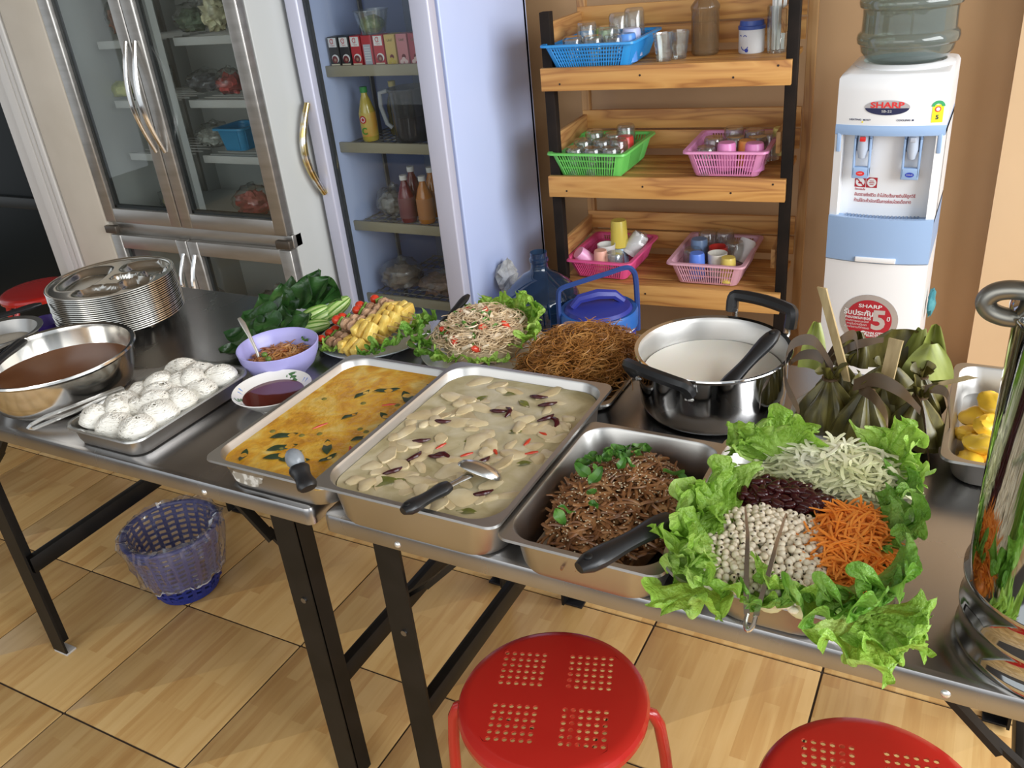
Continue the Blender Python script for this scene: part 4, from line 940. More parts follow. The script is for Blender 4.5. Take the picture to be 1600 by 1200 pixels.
g = G(); g.ell((-.094, .962, Z + .074), (.044, .074, .036), 20, 10)
g.merge(scatter(480, 43, -.094, .962, .048, .080, Z + .082, .034, strand(.048, .0019, 1.4, 6, 4, .6, .5)))
tag(obj('grated_carrot', g, CAR, None, smooth=60), 'heap of bright orange grated carrot in the salad tray', 'carrot', kind='stuff')
# kidney beans
g = G(); g.ell((0, 0, 0), (.0112, .0060, .0052), 12, 8); g.v = [(x, y + .0022 * (x / .0095) ** 2 * 1.0, z) for x, y, z in g.v]
kb = obj('kidney_bean', g, M('kidney_bean_maroon', (.045, .006, .007), .22), None)
rs = random.Random(51)
for k in range(190):
    a = rs.random() * 6.28; r_ = sqrt(rs.random()); x = -.198 + .082 * r_ * cos(a); y = 1.035 + .036 * r_ * sin(a) + (x + .198) * .15
    o = kb if k == 0 else kb.copy()
    if k: COL.objects.link(o)
    o.location = (x, y, Z + .074 + mound(x, y, -.198, 1.035, .095, .048, .034) + rs.uniform(-.006, .002)); o.rotation_euler = (rs.uniform(-.5, .5), rs.uniform(-.5, .5), rs.random() * 6.28)
    tag(o, 'glossy dark red kidney bean in the heap beside the cabbage', 'bean', 'kidney beans in the salad')
# white job's tears
g = G(); g.ell((0, 0, 0), (.0056, .005, .0048), 10, 7)
WBEAN = MN('white_grain', [(.3, (.78, .67, .48)), (.6, (.88, .80, .64))], scale=30, rough=.4, rand=True)
b0 = obj('white_grain', g, WBEAN, None)
g = G(); g.ell((.0046, .0, .0022), (.0016, .0016, .0016), 6, 4); obj('dark_eye', g, M('grain_eye_dark', (.05, .03, .02), .5), b0)
rs = random.Random(52); n = 0; pts = []
tries = 0
while n < 300 and tries < 20000:
    tries += 1
    x = -.186 + rs.uniform(-.078, .075); y = .910 + rs.uniform(-.085, .088)
    if ((x + .186) / .080) ** 2 + ((y - .91) / .092) ** 4 > 1: continue
    if min([9] + [(x - a) ** 2 + (y - b) ** 2 for a, b in pts]) < .0062 ** 2: continue
    pts.append((x, y)); h = mound(x, y, -.186, .915, .10, .12, .026)
    loc = (x, y, Z + .082 + h + rs.uniform(-.002, .002)); rot = (rs.random() * 6, rs.random() * 6, rs.random() * 6)
    if n == 0: b0.location = loc; b0.rotation_euler = rot; tag(b0, 'small white grain with a dark eye in the salad tray', 'grain', 'white grains in the salad')
    else: dup(b0, loc, rot)
    n += 1
g = G(); rs = random.Random(53)
for _ in range(420):
    x = -.186 + rs.uniform(-.08, .078); y = .910 + rs.uniform(-.09, .09)
    if ((x + .186) / .083) ** 2 + ((y - .91) / .096) ** 4 > 1: continue
    g.ell((x, y, Z + .0755 + mound(x, y, -.186, .915, .10, .12, .026) + rs.uniform(-.002, .001)), (.0055, .005, .0048), 8, 5)
tag(obj('white_grains', g, WBEAN, None), 'lower layer of the white grain heap in the salad tray', 'grains', kind='stuff')
POT = M('potato_cream', (.68, .58, .30), .4)
for k, (x, y) in enumerate([(-.162, .835), (-.125, .838)]):
    g = G(); g.ell((0, 0, 0), (.018, .016, .006), 14, 8); tag(obj('potato_slice', g, POT, None, (x, y, Z + .082), (.5, 0, 0)), ('pale potato slice between the tongs and the white grains', 'pale potato slice beside the carrot at the front of the salad')[k], 'potato')

# ---- lettuce
def lettuce_geo(seed, L_=.10, W_=.10, ruff=.016, spread=1.25, cup=.25):
    rs_ = random.Random(seed); p = [rs_.random() * 6.28 for _ in range(8)]; o_ = Vector((seed * 5.3, seed * 2.9, 1.7))
    NR, NT = 20, 130; L = []
    for i in range(NR + 1):
        r = i / NR; row = []
        for j in range(NT + 1):
            v = 2 * j / NT - 1; th = spread * v
            e = 1 + .10 * sin(3 * th + p[0]) + .06 * sin(8 * th + p[1]) + r ** 6 * (.05 * sin(41 * v + p[2]) + .05 * mnoise.noise(Vector((v * 30, r * 4, seed))))
            x = W_ * r * e * sin(th); y = L_ * r * e * cos(th); n1 = mnoise.noise(Vector((x * 55, y * 55, 0)) + o_); n2 = mnoise.noise(Vector((x * 120, y * 120, 3)) + o_)
            k = r ** 2.0
            z = cup * L_ * r * r + ruff * k * (sin(9 * v + p[4]) + .8 * sin(16 * v + p[5] + 2.5 * r) + .9 * r ** 2 * sin(33 * v + p[6] + 4 * r)) + (.006 * n1 + .0035 * n2) * r
            f = ruff * r ** 3 * (1.0 * cos(17 * v + p[5]) + .7 * cos(35 * v + p[6])); x += f * cos(th); y -= f * sin(th)
            b = max(0, r - .72) / .28; y -= .35 * L_ * b * b * cos(th) * (.6 + .4 * sin(7 * v + p[7])); z += .10 * L_ * b * sin(11 * v + p[3])
            row.append((x, y, z))
        L.append(row)
    g = G(); g.loops(L, closed=False); return g
lm = [obj('lettuce_leaf', lettuce_geo(s, *a), m, None, smooth=180, recalc=False) for s, a, m in ((1, (.110, .085, .010), GREENS), (2, (.100, .095, .011), GREENS), (3, (.100, .080, .011), GREEND), (4, (.125, .09, .009, 1.1, .1), GREENS))]
used = set()
def leaf(kind, loc, rot, label, s=1.0, group=None):
    o = lm[kind]
    if kind in used: o = o.copy(); COL.objects.link(o)
    used.add(kind)
    o.location = loc; o.rotation_euler = rot; o.scale = (s, s, s); return tag(o, label, 'lettuce', group)
sl_ = [  # kind, x, y, z, rx, ry, rz, s, where
 (1, -.225, 1.130, .838, .60, 0, .75, .80, 'at the back left corner of the salad tray'),
 (0, -.240, 1.120, .838, .30, .2, 1.25, .72, 'hanging over the back left rim of the salad tray'),
 (1, -.215, 1.125, .846, .95, 0, .25, .66, 'standing up behind the kidney beans'),
 (1, -.240, .985, .842, .40, 0, 1.25, .78, 'between the beef pan and the kidney beans'),
 (0, -.235, .960, .846, .30, .1, 1.65, .70, 'left of the white grains at the beef pan rim'),
 (1, -.235, .920, .840, .20, 0, 1.55, .98, 'large and bright at the left rim of the salad tray'),
 (0, -.232, .895, .840, .10, .2, 1.95, .95, 'draped over the front left corner of the salad tray'),
 (1, -.222, .880, .846, .25, .1, 1.75, .80, 'crinkled on top of the front left corner'),
 (3, -.212, .865, .840, -.20, .1, 2.35, .92, 'hanging down the front left side of the salad tray'),
 (1, -.205, .855, .842, .0, 0, 2.75, .70, 'just left of the tongs at the salad front'),
 (2, -.165, .845, .838, .1, 0, 3.0, .55, 'small under the tongs at the salad front'),
 (2, -.105, .870, .838, .1, 0, 3.15, .88, 'dark and frilly in front of the carrot'),
 (2, -.085, .865, .846, .3, 0, 3.5, .84, 'dark and frilly right of the front centre of the salad tray'),
 (1, -.125, .862, .842, .3, 0, 2.85, .70, 'frilly beside the potato slices'),
 (2, -.072, .885, .850, .4, 0, 4.0, .88, 'curled at the right front of the carrot heap'),
 (3, -.070, .865, .834, -.12, 0, 3.55, .92, 'big pale one spilling off the front right corner of the tray'),
 (3, -.060, .870, .832, .0, .1, 3.95, .80, 'pale at the far right front corner of the salad tray'),
 (2, -.066, .985, .840, .4, 0, 4.7, .66, 'right of the carrot heap'),
 (2, -.066, 1.020, .840, .3, 0, 5.0, .62, 'at the right rim between carrot and cabbage'),
 (1, -.078, 1.120, .838, .3, 0, 5.0, .74, 'bright at the right rim beside the cabbage'),
 (0, -.090, 1.155, .838, .5, 0, 5.6, .80, 'at the back right corner of the salad tray'),
 (2, -.080, 1.085, .836, .3, 0, 4.9, .62, 'low at the right edge under the cabbage'),
]
for k, x, y, z, rx, ry, rz, s, wh in sl_:
    leaf(k, (x, y, z), (rx, ry, rz), 'frilly green lettuce leaf ' + wh, s, 'lettuce leaves in the salad tray')
# tongs
def strip(pts, w_, t_, wd):
    """flat bar along pts, width direction wd"""
    g = G(); wd = Vector(wd).normalized(); L = []
    for i, p in enumerate(pts):
        p = Vector(p); tt = (Vector(pts[min(i + 1, len(pts) - 1)]) - Vector(pts[max(i - 1, 0)])).normalized(); nn = tt.cross(wd).normalized()
        ww = w_[i] if isinstance(w_, (list, tuple)) else w_
        L.append([tuple(p + wd * ww + nn * t_), tuple(p - wd * ww + nn * t_), tuple(p - wd * ww - nn * t_), tuple(p + wd * ww - nn * t_)])
    return g.loops(L, True, True)
t = thing('salad_tongs', 'thin steel tongs lying across the white grains in the salad tray', 'tongs', (-.176, .86, .84))
A = [(-.225, .958, .872), (-.207, .90, .872), (-.193, .84, .868), (-.183, .80, .856), (-.178, .785, .848)]
B = [(-.172, .958, .874), (-.170, .90, .874), (-.167, .84, .868), (-.167, .80, .856), (-.168, .785, .848)]
g = strip([Vector(p) - Vector((-.176, .86, .84)) for p in A], [.0012, .0024, .0030, .0032, .0036], .0007, (1, .2, .35)); obj('tong_arm', g, STEEL_S, t)
g = strip([Vector(p) - Vector((-.176, .86, .84)) for p in B], [.0012, .0024, .0030, .0032, .0036], .0007, (1, .2, .35)); obj('tong_arm', g, STEEL_S, t)
g = G(); g.tube(curve([Vector(p) - Vector((-.176, .86, .84)) for p in ((-.178, .786, .848), (-.1775, .775, .842), (-.173, .769, .839), (-.1685, .775, .842), (-.168, .786, .848))], 4), .0026, 6); obj('spring_bend', g, STEEL_S, t)

# ---- big pot of coconut milk
t = thing('stock_pot', 'polished steel pot of white coconut milk with two black handles', 'pot', (-.405, 1.425, Z))
PM = M('pot_mirror_steel', (.60, .60, .60), .07, 1)
g = G(); R_ = .1385; H_ = .118
g.lathe([(0, 0), (R_ - .022, 0), (R_ - .012, .004), (R_ - .006, .016), (R_ - .004, .05), (R_ - .004, H_ - .01), (R_, H_ - .006), (R_ + .004, H_ - .002), (R_ + .003, H_), (R_ - .004, H_ - .002)], 56); obj('pot_body', g, PM, t)
g = G(); g.lathe([(R_ - .004, H_ - .002), (R_ - .009, H_ - .010), (R_ - .010, .02), (R_ - .03, .006), (0, .005)], 56); obj('pot_lining', g, MN('satin_pot_lining', [(.3, (.50, .49, .47)), (.7, (.58, .57, .55))], scale=6, metal=1, rrough=(.34, .44)), t)
for s, a in ((1, radians(68)), (-1, radians(68 + 180))):
    u = Vector((cos(a), sin(a), 0)); v = Vector((-sin(a), cos(a), 0))
    def Q(d, e, z): return tuple(u * d + v * e + Vector((0, 0, z)))
    zz = H_ + (.030 if s == 1 else .012)
    if s == 1: P = [Q(R_ + .006, -.066, zz - .026), Q(R_ + .010, -.066, zz), Q(R_ + .014, -.055, zz + .006), Q(R_ + .018, 0, zz + .008), Q(R_ + .014, .055, zz + .006), Q(R_ + .010, .066, zz), Q(R_ + .006, .066, zz - .026)]
    else: P = [Q(R_ + .002, -.062, zz - .030), Q(R_ + .016, -.064, zz - .010), Q(R_ + .024, -.050, zz - .004), Q(R_ + .028, 0, zz - .002), Q(R_ + .024, .050, zz - .004), Q(R_ + .016, .064, zz - .010), Q(R_ + .002, .062, zz - .030)]
    g = G(); g.tube(curve(P, 3), .0125, 8, True, .95); hn = obj('handle', g, BLACKP, t)
    for e in (-.06, .06):
        g = G(); g.tube([Q(R_ - .005, e, zz - .045), Q(R_ + .006, e, zz - .040), Q(R_ + .007, e, zz - .02)], .007, 6, True, .5); obj('bracket', g, STEEL_S, hn)
g = G(); g.lathe([(0, .060), (R_ - .0115, .060), (R_ - .0115, .072), (R_ - .02, .0735), (0, .074)], 48); tag(obj('coconut_milk', g, M('coconut_milk_white', (.90, .86, .76), .3, sss=.3), None, (-.405, 1.425, Z)), 'creamy white coconut milk half filling the steel pot', 'coconut milk')
ladle('black ladle leaning inside the coconut milk pot with a grey tip', (-.375, 1.345, .815), None, (-.365, 1.335, .826), (-.300, 1.470, .892), .0155, .03, hang='hole')

# ---- fried vermicelli tray
pan('steel_tray', 'shallow steel tray of brown fried vermicelli behind the soup pan', -.688, 1.462, .245, .315, .028, rim=.008, rc=.03, slope=.006, cat='tray')
VER = MN('fried_vermicelli_brown', [(.25, (.16, .055, .010)), (.5, (.40, .17, .038)), (.75, (.64, .35, .11))], scale=30, rough=.42, detail=5)
g = G(); g.ell((-.688, 1.455, Z + .020), (.095, .125, .048), 24, 12, lump(71, .2, 3))
g.merge(scatter(1900, 72, -.688, 1.455, .108, .145, Z + .018, .066, strand(.075, .00085, 6.5, 10, 3, 1, .5), layer=.010))
clampz(g, Z + .0065); tag(obj('fried_vermicelli', g, VER, None, smooth=60), 'tangled heap of brown fried vermicelli on the shallow tray', 'noodles', kind='stuff')

# ---- plates of snacks
def plate(label, cx, cy, r, col, name='plate', z=Z):
    g = G(); g.lathe([(0, 0), (r * .6, 0), (r * .64, .003), (r * .98, .016), (r, .0185), (r * .985, .0195), (r * .63, .0065), (0, .005)], 44)
    return tag(obj(name, g, M('plate_%d' % int(col[0] * 100), col, .22), None, (cx, cy, z)), label, 'plate')
plate('pale blue round plate under the green leaves and cucumbers', -1.468, 1.532, .110, (.62, .70, .80))
plate('white melamine plate under the pineapple skewers', -1.222, 1.472, .133, (.66, .72, .80))
plate('white plate under the glass noodle salad', -.935, 1.487, .140, (.78, .74, .68))
# noodle salad
GN_ = MN('glass_noodle_salad', [(.3, (.64, .46, .26)), (.55, (.80, .64, .43)), (.8, (.88, .77, .60))], scale=22, rough=.32, detail=4)
g = G(); g.ell((-.935, 1.490, Z + .03), (.088, .088, .050), 24, 12, lump(75, .2, 4))
g.merge(scatter(1150, 76, -.935, 1.490, .100, .100, Z + .036, .060, strand(.05, .0012, 5.0, 8, 3, 1, .5)))
clampz(g, Z + .0065); tag(obj('glass_noodles', g, GN_, None, smooth=60), 'mound of pale glass noodle salad on the white plate', 'noodles', kind='stuff')
TOM = M('tomato_red', (.62, .06, .03), .22); SQU = M('squid_white', (.76, .64, .48), .35)
def wedge(): 
    g = G(); g.ell((0, 0, 0), (.014, .008, .007), 12, 8); return g
tw = obj('tomato_wedge', wedge(), TOM, None); sq = obj('squid_piece', slice_mesh(12, .020, .010, .004), SQU, None)
rs = random.Random(77)
for k, (x, y) in enumerate([(-.905, 1.445), (-.985, 1.50), (-1.0, 1.44), (-.955, 1.405), (-.87, 1.48), (-.93, 1.50), (-.985, 1.53), (-.90, 1.40)]):
    o = tw if k == 0 else tw.copy()
    if k: COL.objects.link(o)
    o.location = (x, y, Z + .041 + mound(x, y, -.935, 1.49, .105, .105, .056)); o.rotation_euler = (rs.random(), rs.random(), rs.random() * 6); tag(o, 'red tomato wedge on the glass noodle salad', 'tomato', 'tomato wedges in the noodle salad')
for k in range(26):
    a = rs.random() * 6.28; r_ = sqrt(rs.random()); x = -.935 + .09 * r_ * cos(a); y = 1.485 + .09 * r_ * sin(a)
    o = sq if k == 0 else sq.copy()
    if k: COL.objects.link(o)
    o.location = (x, y, Z + .039 + mound(x, y, -.935, 1.49, .105, .105, .056)); o.rotation_euler = (rs.uniform(-.6, .6), rs.uniform(-.6, .6), rs.random() * 6); s = rs.uniform(.6, 1.1); o.scale = (s, s, s); tag(o, 'white squid piece in the glass noodle salad', 'squid', 'squid pieces in the noodle salad')
for k in range(24):
    a = rs.random() * 6.28; r_ = sqrt(rs.random()); x = -.935 + .09 * r_ * cos(a); y = 1.48 + .09 * r_ * sin(a)
    o = cl[k % 2].copy(); COL.objects.link(o); o.location = (x, y, Z + .042 + mound(x, y, -.935, 1.49, .105, .105, .056)); o.rotation_euler = (rs.uniform(-.7, .7), rs.uniform(-.7, .7), rs.random() * 6); o.scale = (.8, .8, .8)
    tag(o, 'green celery leaf piece in the glass noodle salad', 'herb', 'herb pieces in the noodle salad')
for k, x, y, z, rx, rz, s, wh in [(1, -.95, 1.565, .80, .75, .1, .62, 'standing at the back of the noodle salad'), (0, -.90, 1.57, .80, .7, -.3, .62, 'at the back right of the noodle salad'), (1, -.86, 1.53, .80, .5, -1.0, .70, 'large at the right of the noodle salad'), (0, -.845, 1.48, .79, .4, -1.5, .66, 'at the right edge beside the fried vermicelli'), (2, -.86, 1.55, .79, .7, -.7, .60, 'dark behind the right side of the noodle salad'),
                               (2, -1.02, 1.44, .785, .2, 2.2, .60, 'dark at the left of the noodle salad'), (0, -.955, 1.395, .782, .1, 2.9, .50, 'under the front of the noodle salad'), (1, -.875, 1.40, .785, .15, 3.5, .52, 'bright at the front right of the noodle salad'), (2, -1.0, 1.40, .783, .15, 2.6, .50, 'at the front left of the noodle salad'), (1, -.99, 1.56, .795, .5, .6, .45, 'small behind the left of the noodle salad')]:
    leaf(k, (x, y, z), (rx, 0, rz), 'frilly lettuce leaf ' + wh, s, 'lettuce leaves around the noodle salad')
ladle('black-handled steel serving spoon resting at the left of the noodle salad', (-1.045, 1.415, .800), [(-1.045, 1.42, .800), (-1.04, 1.45, .803), (-1.03, 1.475, .815)], (-1.032, 1.47, .812), (-1.022, 1.585, .842), .010, .034, hang=None, cat='spoon', name='serving_spoon', bscale=(1, 1.2, .35))
# skewers
PINE_F = MN('pineapple_yellow', [(.3, (.66, .40, .06)), (.6, (.80, .58, .14)), (.8, (.86, .70, .28))], scale=40, rough=.3, rand=True, bump=.3, bscale=120)
MEAT = MN('grilled_chicken', [(.3, (.30, .15, .08)), (.6, (.56, .35, .21)), (.8, (.68, .48, .32))], scale=40, rough=.38, rand=True)
CHT = M('cherry_tomato', (.62, .05, .02), .15); BELL = M('bell_pepper_green', (.16, .30, .05), .25)
sk = thing('food_skewer', 'x', 'skewer', (0, 0, 0))
g = G(); g.tube([(-.085, 0, 0), (.100, 0, 0)], .0013, 6); obj('stick', g, M('bamboo_stick', (.50, .33, .14), .5), sk)
g = G(); g.ell((-.072, 0, 0), (.013, .0115, .0115), 14, 10); obj('tomato', g, CHT, sk)
g = G(); g.box((-.054, 0, 0), (.006, .022, .018), .002); obj('pepper', g, BELL, sk)
for k, x in enumerate((-.038, -.018)):
    g = G(); g.ell((x, 0, 0), (.013, .015, .012), 12, 8, lump(80 + k, .35, 3)); obj('meat_chunk', g, MEAT, sk)
for k, x in enumerate((.006, .026, .046)):
    g = G(); gg = G(); gg.box((0, 0, 0), (.017, .044, .028), .005); gg.xf(Matrix.Translation((x, 0, 0)) @ Matrix.Rotation((-.4, .3, .1)[k], 4, 'X') @ Matrix.Rotation((.15, -.2, .1)[k], 4, 'Z')); g.merge(gg); obj('pineapple_chunk', g, PINE_F, sk)
ordw = ['nearest', 'second nearest', 'third nearest', 'fourth nearest', 'fifth', 'sixth', 'seventh', 'farthest']
rs = random.Random(81)
for k in range(8):
    lb = 'pineapple and meat skewer, %s of the bottom layer on the plate' % ordw[k]
    loc = (-1.235 + rs.uniform(-.01, .015), 1.372 + k * .028, Z + .034); rot = (rs.random() * .5, 0, rs.uniform(-.15, .08) - .1)
    if k == 0: sk.location = loc; sk.rotation_euler = rot; tag(sk, lb, 'skewer', 'skewers on the plate')
    else: dup(sk, loc, rot, lb)
for k in range(5):
    dup(sk, (-1.215 + rs.uniform(-.012, .015), 1.415 + k * .032, Z + .060), (rs.random() * .8, .05, rs.uniform(-.22, .1) - .08), 'pineapple and meat skewer, %s of the top layer on the plate' % ['nearest', 'second nearest', 'middle one', 'fourth nearest', 'farthest'][k])
for k, x, y, z, rx, rz, s, wh in [(2, -1.30, 1.385, .778, .1, 2.4, .48, 'at the front left of the skewer plate'), (0, -1.25, 1.375, .776, .0, 2.9, .42, 'under the nearest skewers'), (2, -1.145, 1.40, .782, .2, 3.9, .62, 'dark at the front right of the skewer plate'), (2, -1.12, 1.45, .785, .35, 4.6, .62, 'dark at the right of the skewer plate'), (0, -1.135, 1.475, .785, .4, 4.9, .52, 'pale ribbed at the right end of the skewers'), (2, -1.12, 1.51, .785, .3, 5.2, .48, 'dark behind the serving spoon'), (2, -1.16, 1.375, .778, .05, 3.4, .45, 'low in front of the skewer plate')]:
    leaf(k, (x, y, z), (rx, 0, rz), 'frilly lettuce leaf ' + wh, s, 'lettuce leaves on the skewer plate')
# leaves and cucumbers
BET = MN('betel_leaf_green', [(.3, (.012, .045, .010)), (.6, (.03, .095, .02)), (.8, (.08, .17, .04))], scale=18, rough=.3, rand=True, bump=.3, bscale=40)
def heart_geo(seed, L_=.078, W_=.088):
    rs_ = random.Random(seed); p = rs_.random() * 6; g = G()
    def fn(u, v):
        y = (v - .5) * 2; w2 = W_ * (sin(pi * u ** .62)) ** .75 * (1 - .25 * u)
        return (y * w2 / 2, u * L_ - abs(y) * .012 * (1 - u), .010 * abs(y) ** 1.5 + .006 * sin(u * 5 + p) + .003 * sin(y * 5 + u * 9 + p))
    return g.grid(fn, 12, 8)
hl = [obj('betel_leaf', heart_geo(s), BET, None, smooth=180, recalc=False) for s in (1, 2, 3)]
hs = [(-1.475, 1.360, .782, .30, 1.75, 1.25, 'broad at the left tip of the leaf pile'), (-1.480, 1.400, .792, .42, 1.35, 1.25, 'broad and glossy at the left of the leaf pile'), (-1.465, 1.330, .776, .18, 2.25, 1.05, 'low at the front left of the leaf pile'), (-1.490, 1.430, .800, .55, .95, 1.15, 'on the left back of the pile'), (-1.440, 1.375, .796, .50, 1.15, .95, 'pointing left behind the spoon'),
      (-1.425, 1.375, .792, .55, .35, .95, 'upright behind the lilac bowl'), (-1.400, 1.385, .790, .50, -.45, .85, 'light veined behind the lilac bowl'), (-1.470, 1.455, .806, .75, .55, 1.05, 'standing in the middle of the pile'), (-1.450, 1.475, .812, .85, -.15, 1.05, 'rolled in the middle of the pile'), (-1.440, 1.440, .804, .65, .75, .95, 'folded in front of the rolled leaf'), (-1.440, 1.505, .816, .80, -.6, 1.05, 'standing at the back of the pile'),
      (-1.455, 1.515, .822, .70, -1.25, 1.15, 'arching over the cucumbers'), (-1.430, 1.540, .828, .55, -1.75, 1.05, 'dark and curved next to the plate edge'), (-1.435, 1.410, .794, .40, -1.1, .85, 'lying flat before the cucumbers'), (-1.495, 1.490, .806, .70, .2, 1.0, 'dark at the back left of the pile'), (-1.470, 1.535, .815, .85, -.3, .95, 'small at the very back of the pile')]
for k, (x, y, z, tl_, rz, s, wh) in enumerate(hs):
    o = hl[k] if k < 3 else hl[k % 3].copy()
    if k >= 3: COL.objects.link(o)
    o.location = (x, y, z); o.rotation_euler = (Matrix.Rotation(tl_, 4, 'X') @ Matrix.Rotation(rz, 4, 'Z')).to_euler(); o.scale = (s, s, s); tag(o, 'dark green heart-shaped leaf ' + wh, 'leaf', 'green leaves on the blue plate')
def cucumber(label, loc, rot, s=1):
    t = thing('carved_cucumber', label, 'cucumber', loc, rot=rot, group='carved cucumbers'); t.scale = (s, s, s)
    g = G(); g.ell((0, 0, 0), (.046, .019, .018), 18, 14); obj('flesh', g, MN('cucumber_flesh', [(.3, (.34, .50, .13)), (.7, (.52, .66, .28))], scale=30, rough=.3), t)
    for k in range(9):
        a = 2 * pi * k / 9; P = []
        for q in range(9):
            u = -1 + 2 * q / 8; rr = sqrt(max(0, 1 - (u * .93) ** 2)); P.append((.044 * u, .0185 * rr * cos(a), .0175 * rr * sin(a)))
        g = G(); g.tube(P, [.0008, .0016, .0022, .0024, .0024, .0024, .0022, .0016, .0008], 5); obj('peel_stripe', g, M('cucumber_peel', (.13, .28, .045), .35), t)
    return t
cucumber('carved striped cucumber nearest the betel leaves', (-1.405, 1.475, .795), (.2, -.25, .9), .95)
cucumber('carved striped cucumber at the right edge of the blue plate', (-1.368, 1.520, .797), (.5, -.35, 1.15), .98)
cucumber('carved cucumber lying low in front beside the skewers', (-1.372, 1.438, .785), (.1, 0, .75), .85)
cucumber('carved cucumber half hidden between the other cucumbers', (-1.385, 1.487, .788), (.9, -.2, 1.05), .85)

# ---- purple bowl and white bowl
t = thing('plastic_bowl', 'lilac plastic bowl of shredded relish with a spoon', 'bowl', (-1.332, 1.272, Z))
g = G(); g.lathe([(0, 0), (.052, 0), (.055, .004), (.074, .022), (.086, .048), (.090, .068), (.0885, .0695), (.085, .066), (.081, .048), (.070, .025), (.05, .008), (0, .006)], 44); obj('bowl_body', g, M('lilac_plastic', (.40, .38, .72), .28), t)
RLS = MN('relish_shreds', [(.3, (.34, .10, .03)), (.55, (.55, .27, .09)), (.8, (.70, .46, .22))], scale=40, rough=.35)
g = G(); g.ell((-1.332, 1.272, Z + .020), (.064, .064, .022), 22, 8)
g.merge(scatter(330, 91, -1.332, 1.272, .066, .066, Z + .036, .010, strand(.022, .0018, 1.5, 4, 4, 1, .3), layer=.005))
clampz(g, Z + .0065); tag(obj('relish', g, RLS, None, smooth=60), 'orange brown shredded relish inside the lilac bowl', 'relish', kind='stuff')
for k, (x, y) in enumerate([(-1.355, 1.25), (-1.33, 1.235)]):
    g = G(); g.ell((0, 0, 0), (.007, .007, .006), 10, 7); tag(obj('green_eggplant', g, M('eggplant_green', (.14, .24, .04), .25), None, (x, y, Z + .05)), ('round green eggplant beside the spoon in the relish', 'round green eggplant at the front of the relish')[k], 'vegetable')
t = thing('spoon', 'dull steel spoon standing in the lilac bowl of relish', 'spoon', (-1.36, 1.25, .79))
P = [(-.005, -.008, .005), (-.012, -.004, .02), (-.030, .004, .048), (-.048, .010, .075), (-.060, .014, .085)]
g = G(); g.tube(P, [.003, .0032, .004, .006, .004], 8, True, .35); obj('spoon_handle', g, M('dull_spoon_steel', (.42, .40, .36), .38, .8), t)
t = thing('porcelain_bowl', 'white porcelain bowl with blue flowers holding dark red sauce', 'bowl', (-1.238, 1.140, Z))
g = G(); g.lathe([(0, 0), (.032, 0), (.033, .004), (.055, .016), (.078, .038), (.082, .042), (.081, .0435), (.076, .040), (.053, .020), (.03, .007), (0, .006)], 44); obj('bowl_body', g, M('porcelain_white', (.80, .78, .74), .15, coat=.4), t)
def rim_flower(a0):
    for k in range(5):
        a = 2 * pi * k / 5; gg = disc(.005, 10); gg.v = [(x + .006 * cos(a), y + .006 * sin(a), 0) for x, y, z in gg.v]; yield gg, 'petal_print', M('flower_blue', (.16, .28, .62), .3)
    gg = disc(.003, 8); yield gg, 'flower_heart', M('flower_yellow', (.7, .45, .08), .3)
    for k in range(4):
        gg = disc(.010, 10, 1, .28); gg.xf(Matrix.Translation((-.018 - .004 * k, .004 * (k - 1.5), 0)) @ Matrix.Rotation(.4 * (k - 1.5), 4, 'Z')); yield gg, 'leaf_print', M('flower_leaf', (.07, .17, .06), .3)
for a0 in (radians(62), radians(200)):
    for gg, nm, mm in rim_flower(a0):
        gg.v = [(x * 1.5, y * 1.15, z) for x, y, z in gg.v]
        gg.v = [((.067 + y * .77) * cos(a0 - x / .067), (.067 + y * .77) * sin(a0 - x / .067), .0315 + y * .77 * .88 + .0006) for x, y, z in gg.v]
        obj(nm, gg, mm, t, smooth=0, recalc=False)
g = G(); g.lathe([(0, .012), (.045, .0165), (.0625, .0292), (.0, .0296)], 36); tag(obj('red_sauce', g, M('dark_red_sauce', (.12, .015, .008), .08, coat=.5), None, (-1.238, 1.140, Z)), 'dark red sauce inside the flowered porcelain bowl', 'sauce')

# ---- rice noodle tray
t = pan('steel_tray', 'steel tray of white rice noodle nests lined with clear film', -1.448, 1.034, .210, .322, .042, rim=.005, rc=.03, rr=.032, slope=.006, cat='tray')
g = G(); g.loops([rrect(.214, .326, .034, .040, 8), rrect(.212, .324, .033, .0445, 8), rrect(.196, .308, .028, .0440, 8), rrect(.186, .298, .025, .02, 8)]); g.v = [(x + .002 * sin(y * 90), y + .002 * sin(x * 110), z + .001 * sin(x * 200 + y * 170)) for x, y, z in g.v]; obj('cling_film', g, BAGM, t)
RN = MN('white_rice_noodle', [(.3, (.78, .74, .65)), (.6, (.86, .84, .77))], scale=14, rough=.35)
def nest(seed):
    rs_ = random.Random(seed); g = G(); g.ell((0, 0, .0065), (.0298, .0250, .0212), 22, 12); g.ell((0, 0, .004), (.034, .029, .010), 20, 6)
    for k in range(80):
        a0 = rs_.random() * 6.28; el = rs_.uniform(.05, 1.35); R0 = 1; dr = rs_.uniform(-.35, .35); P = []
        for q in range(15):
            a = a0 + q * rs_.uniform(.22, .3); e = el + dr * q / 14 + .1 * sin(q + k)
            P.append((.031 * cos(e) * cos(a), .026 * cos(e) * sin(a) + .003 * sin(3 * a), .006 + .024 * max(0, sin(e)) + rs_.uniform(-.0006, .0006)))
        g.tube(P, .0014, 5)
    return g
nm_ = [obj('noodle_nest', nest(s), RN, None, smooth=80) for s in (1, 2, 3, 4)]
rs = random.Random(95); k = 0
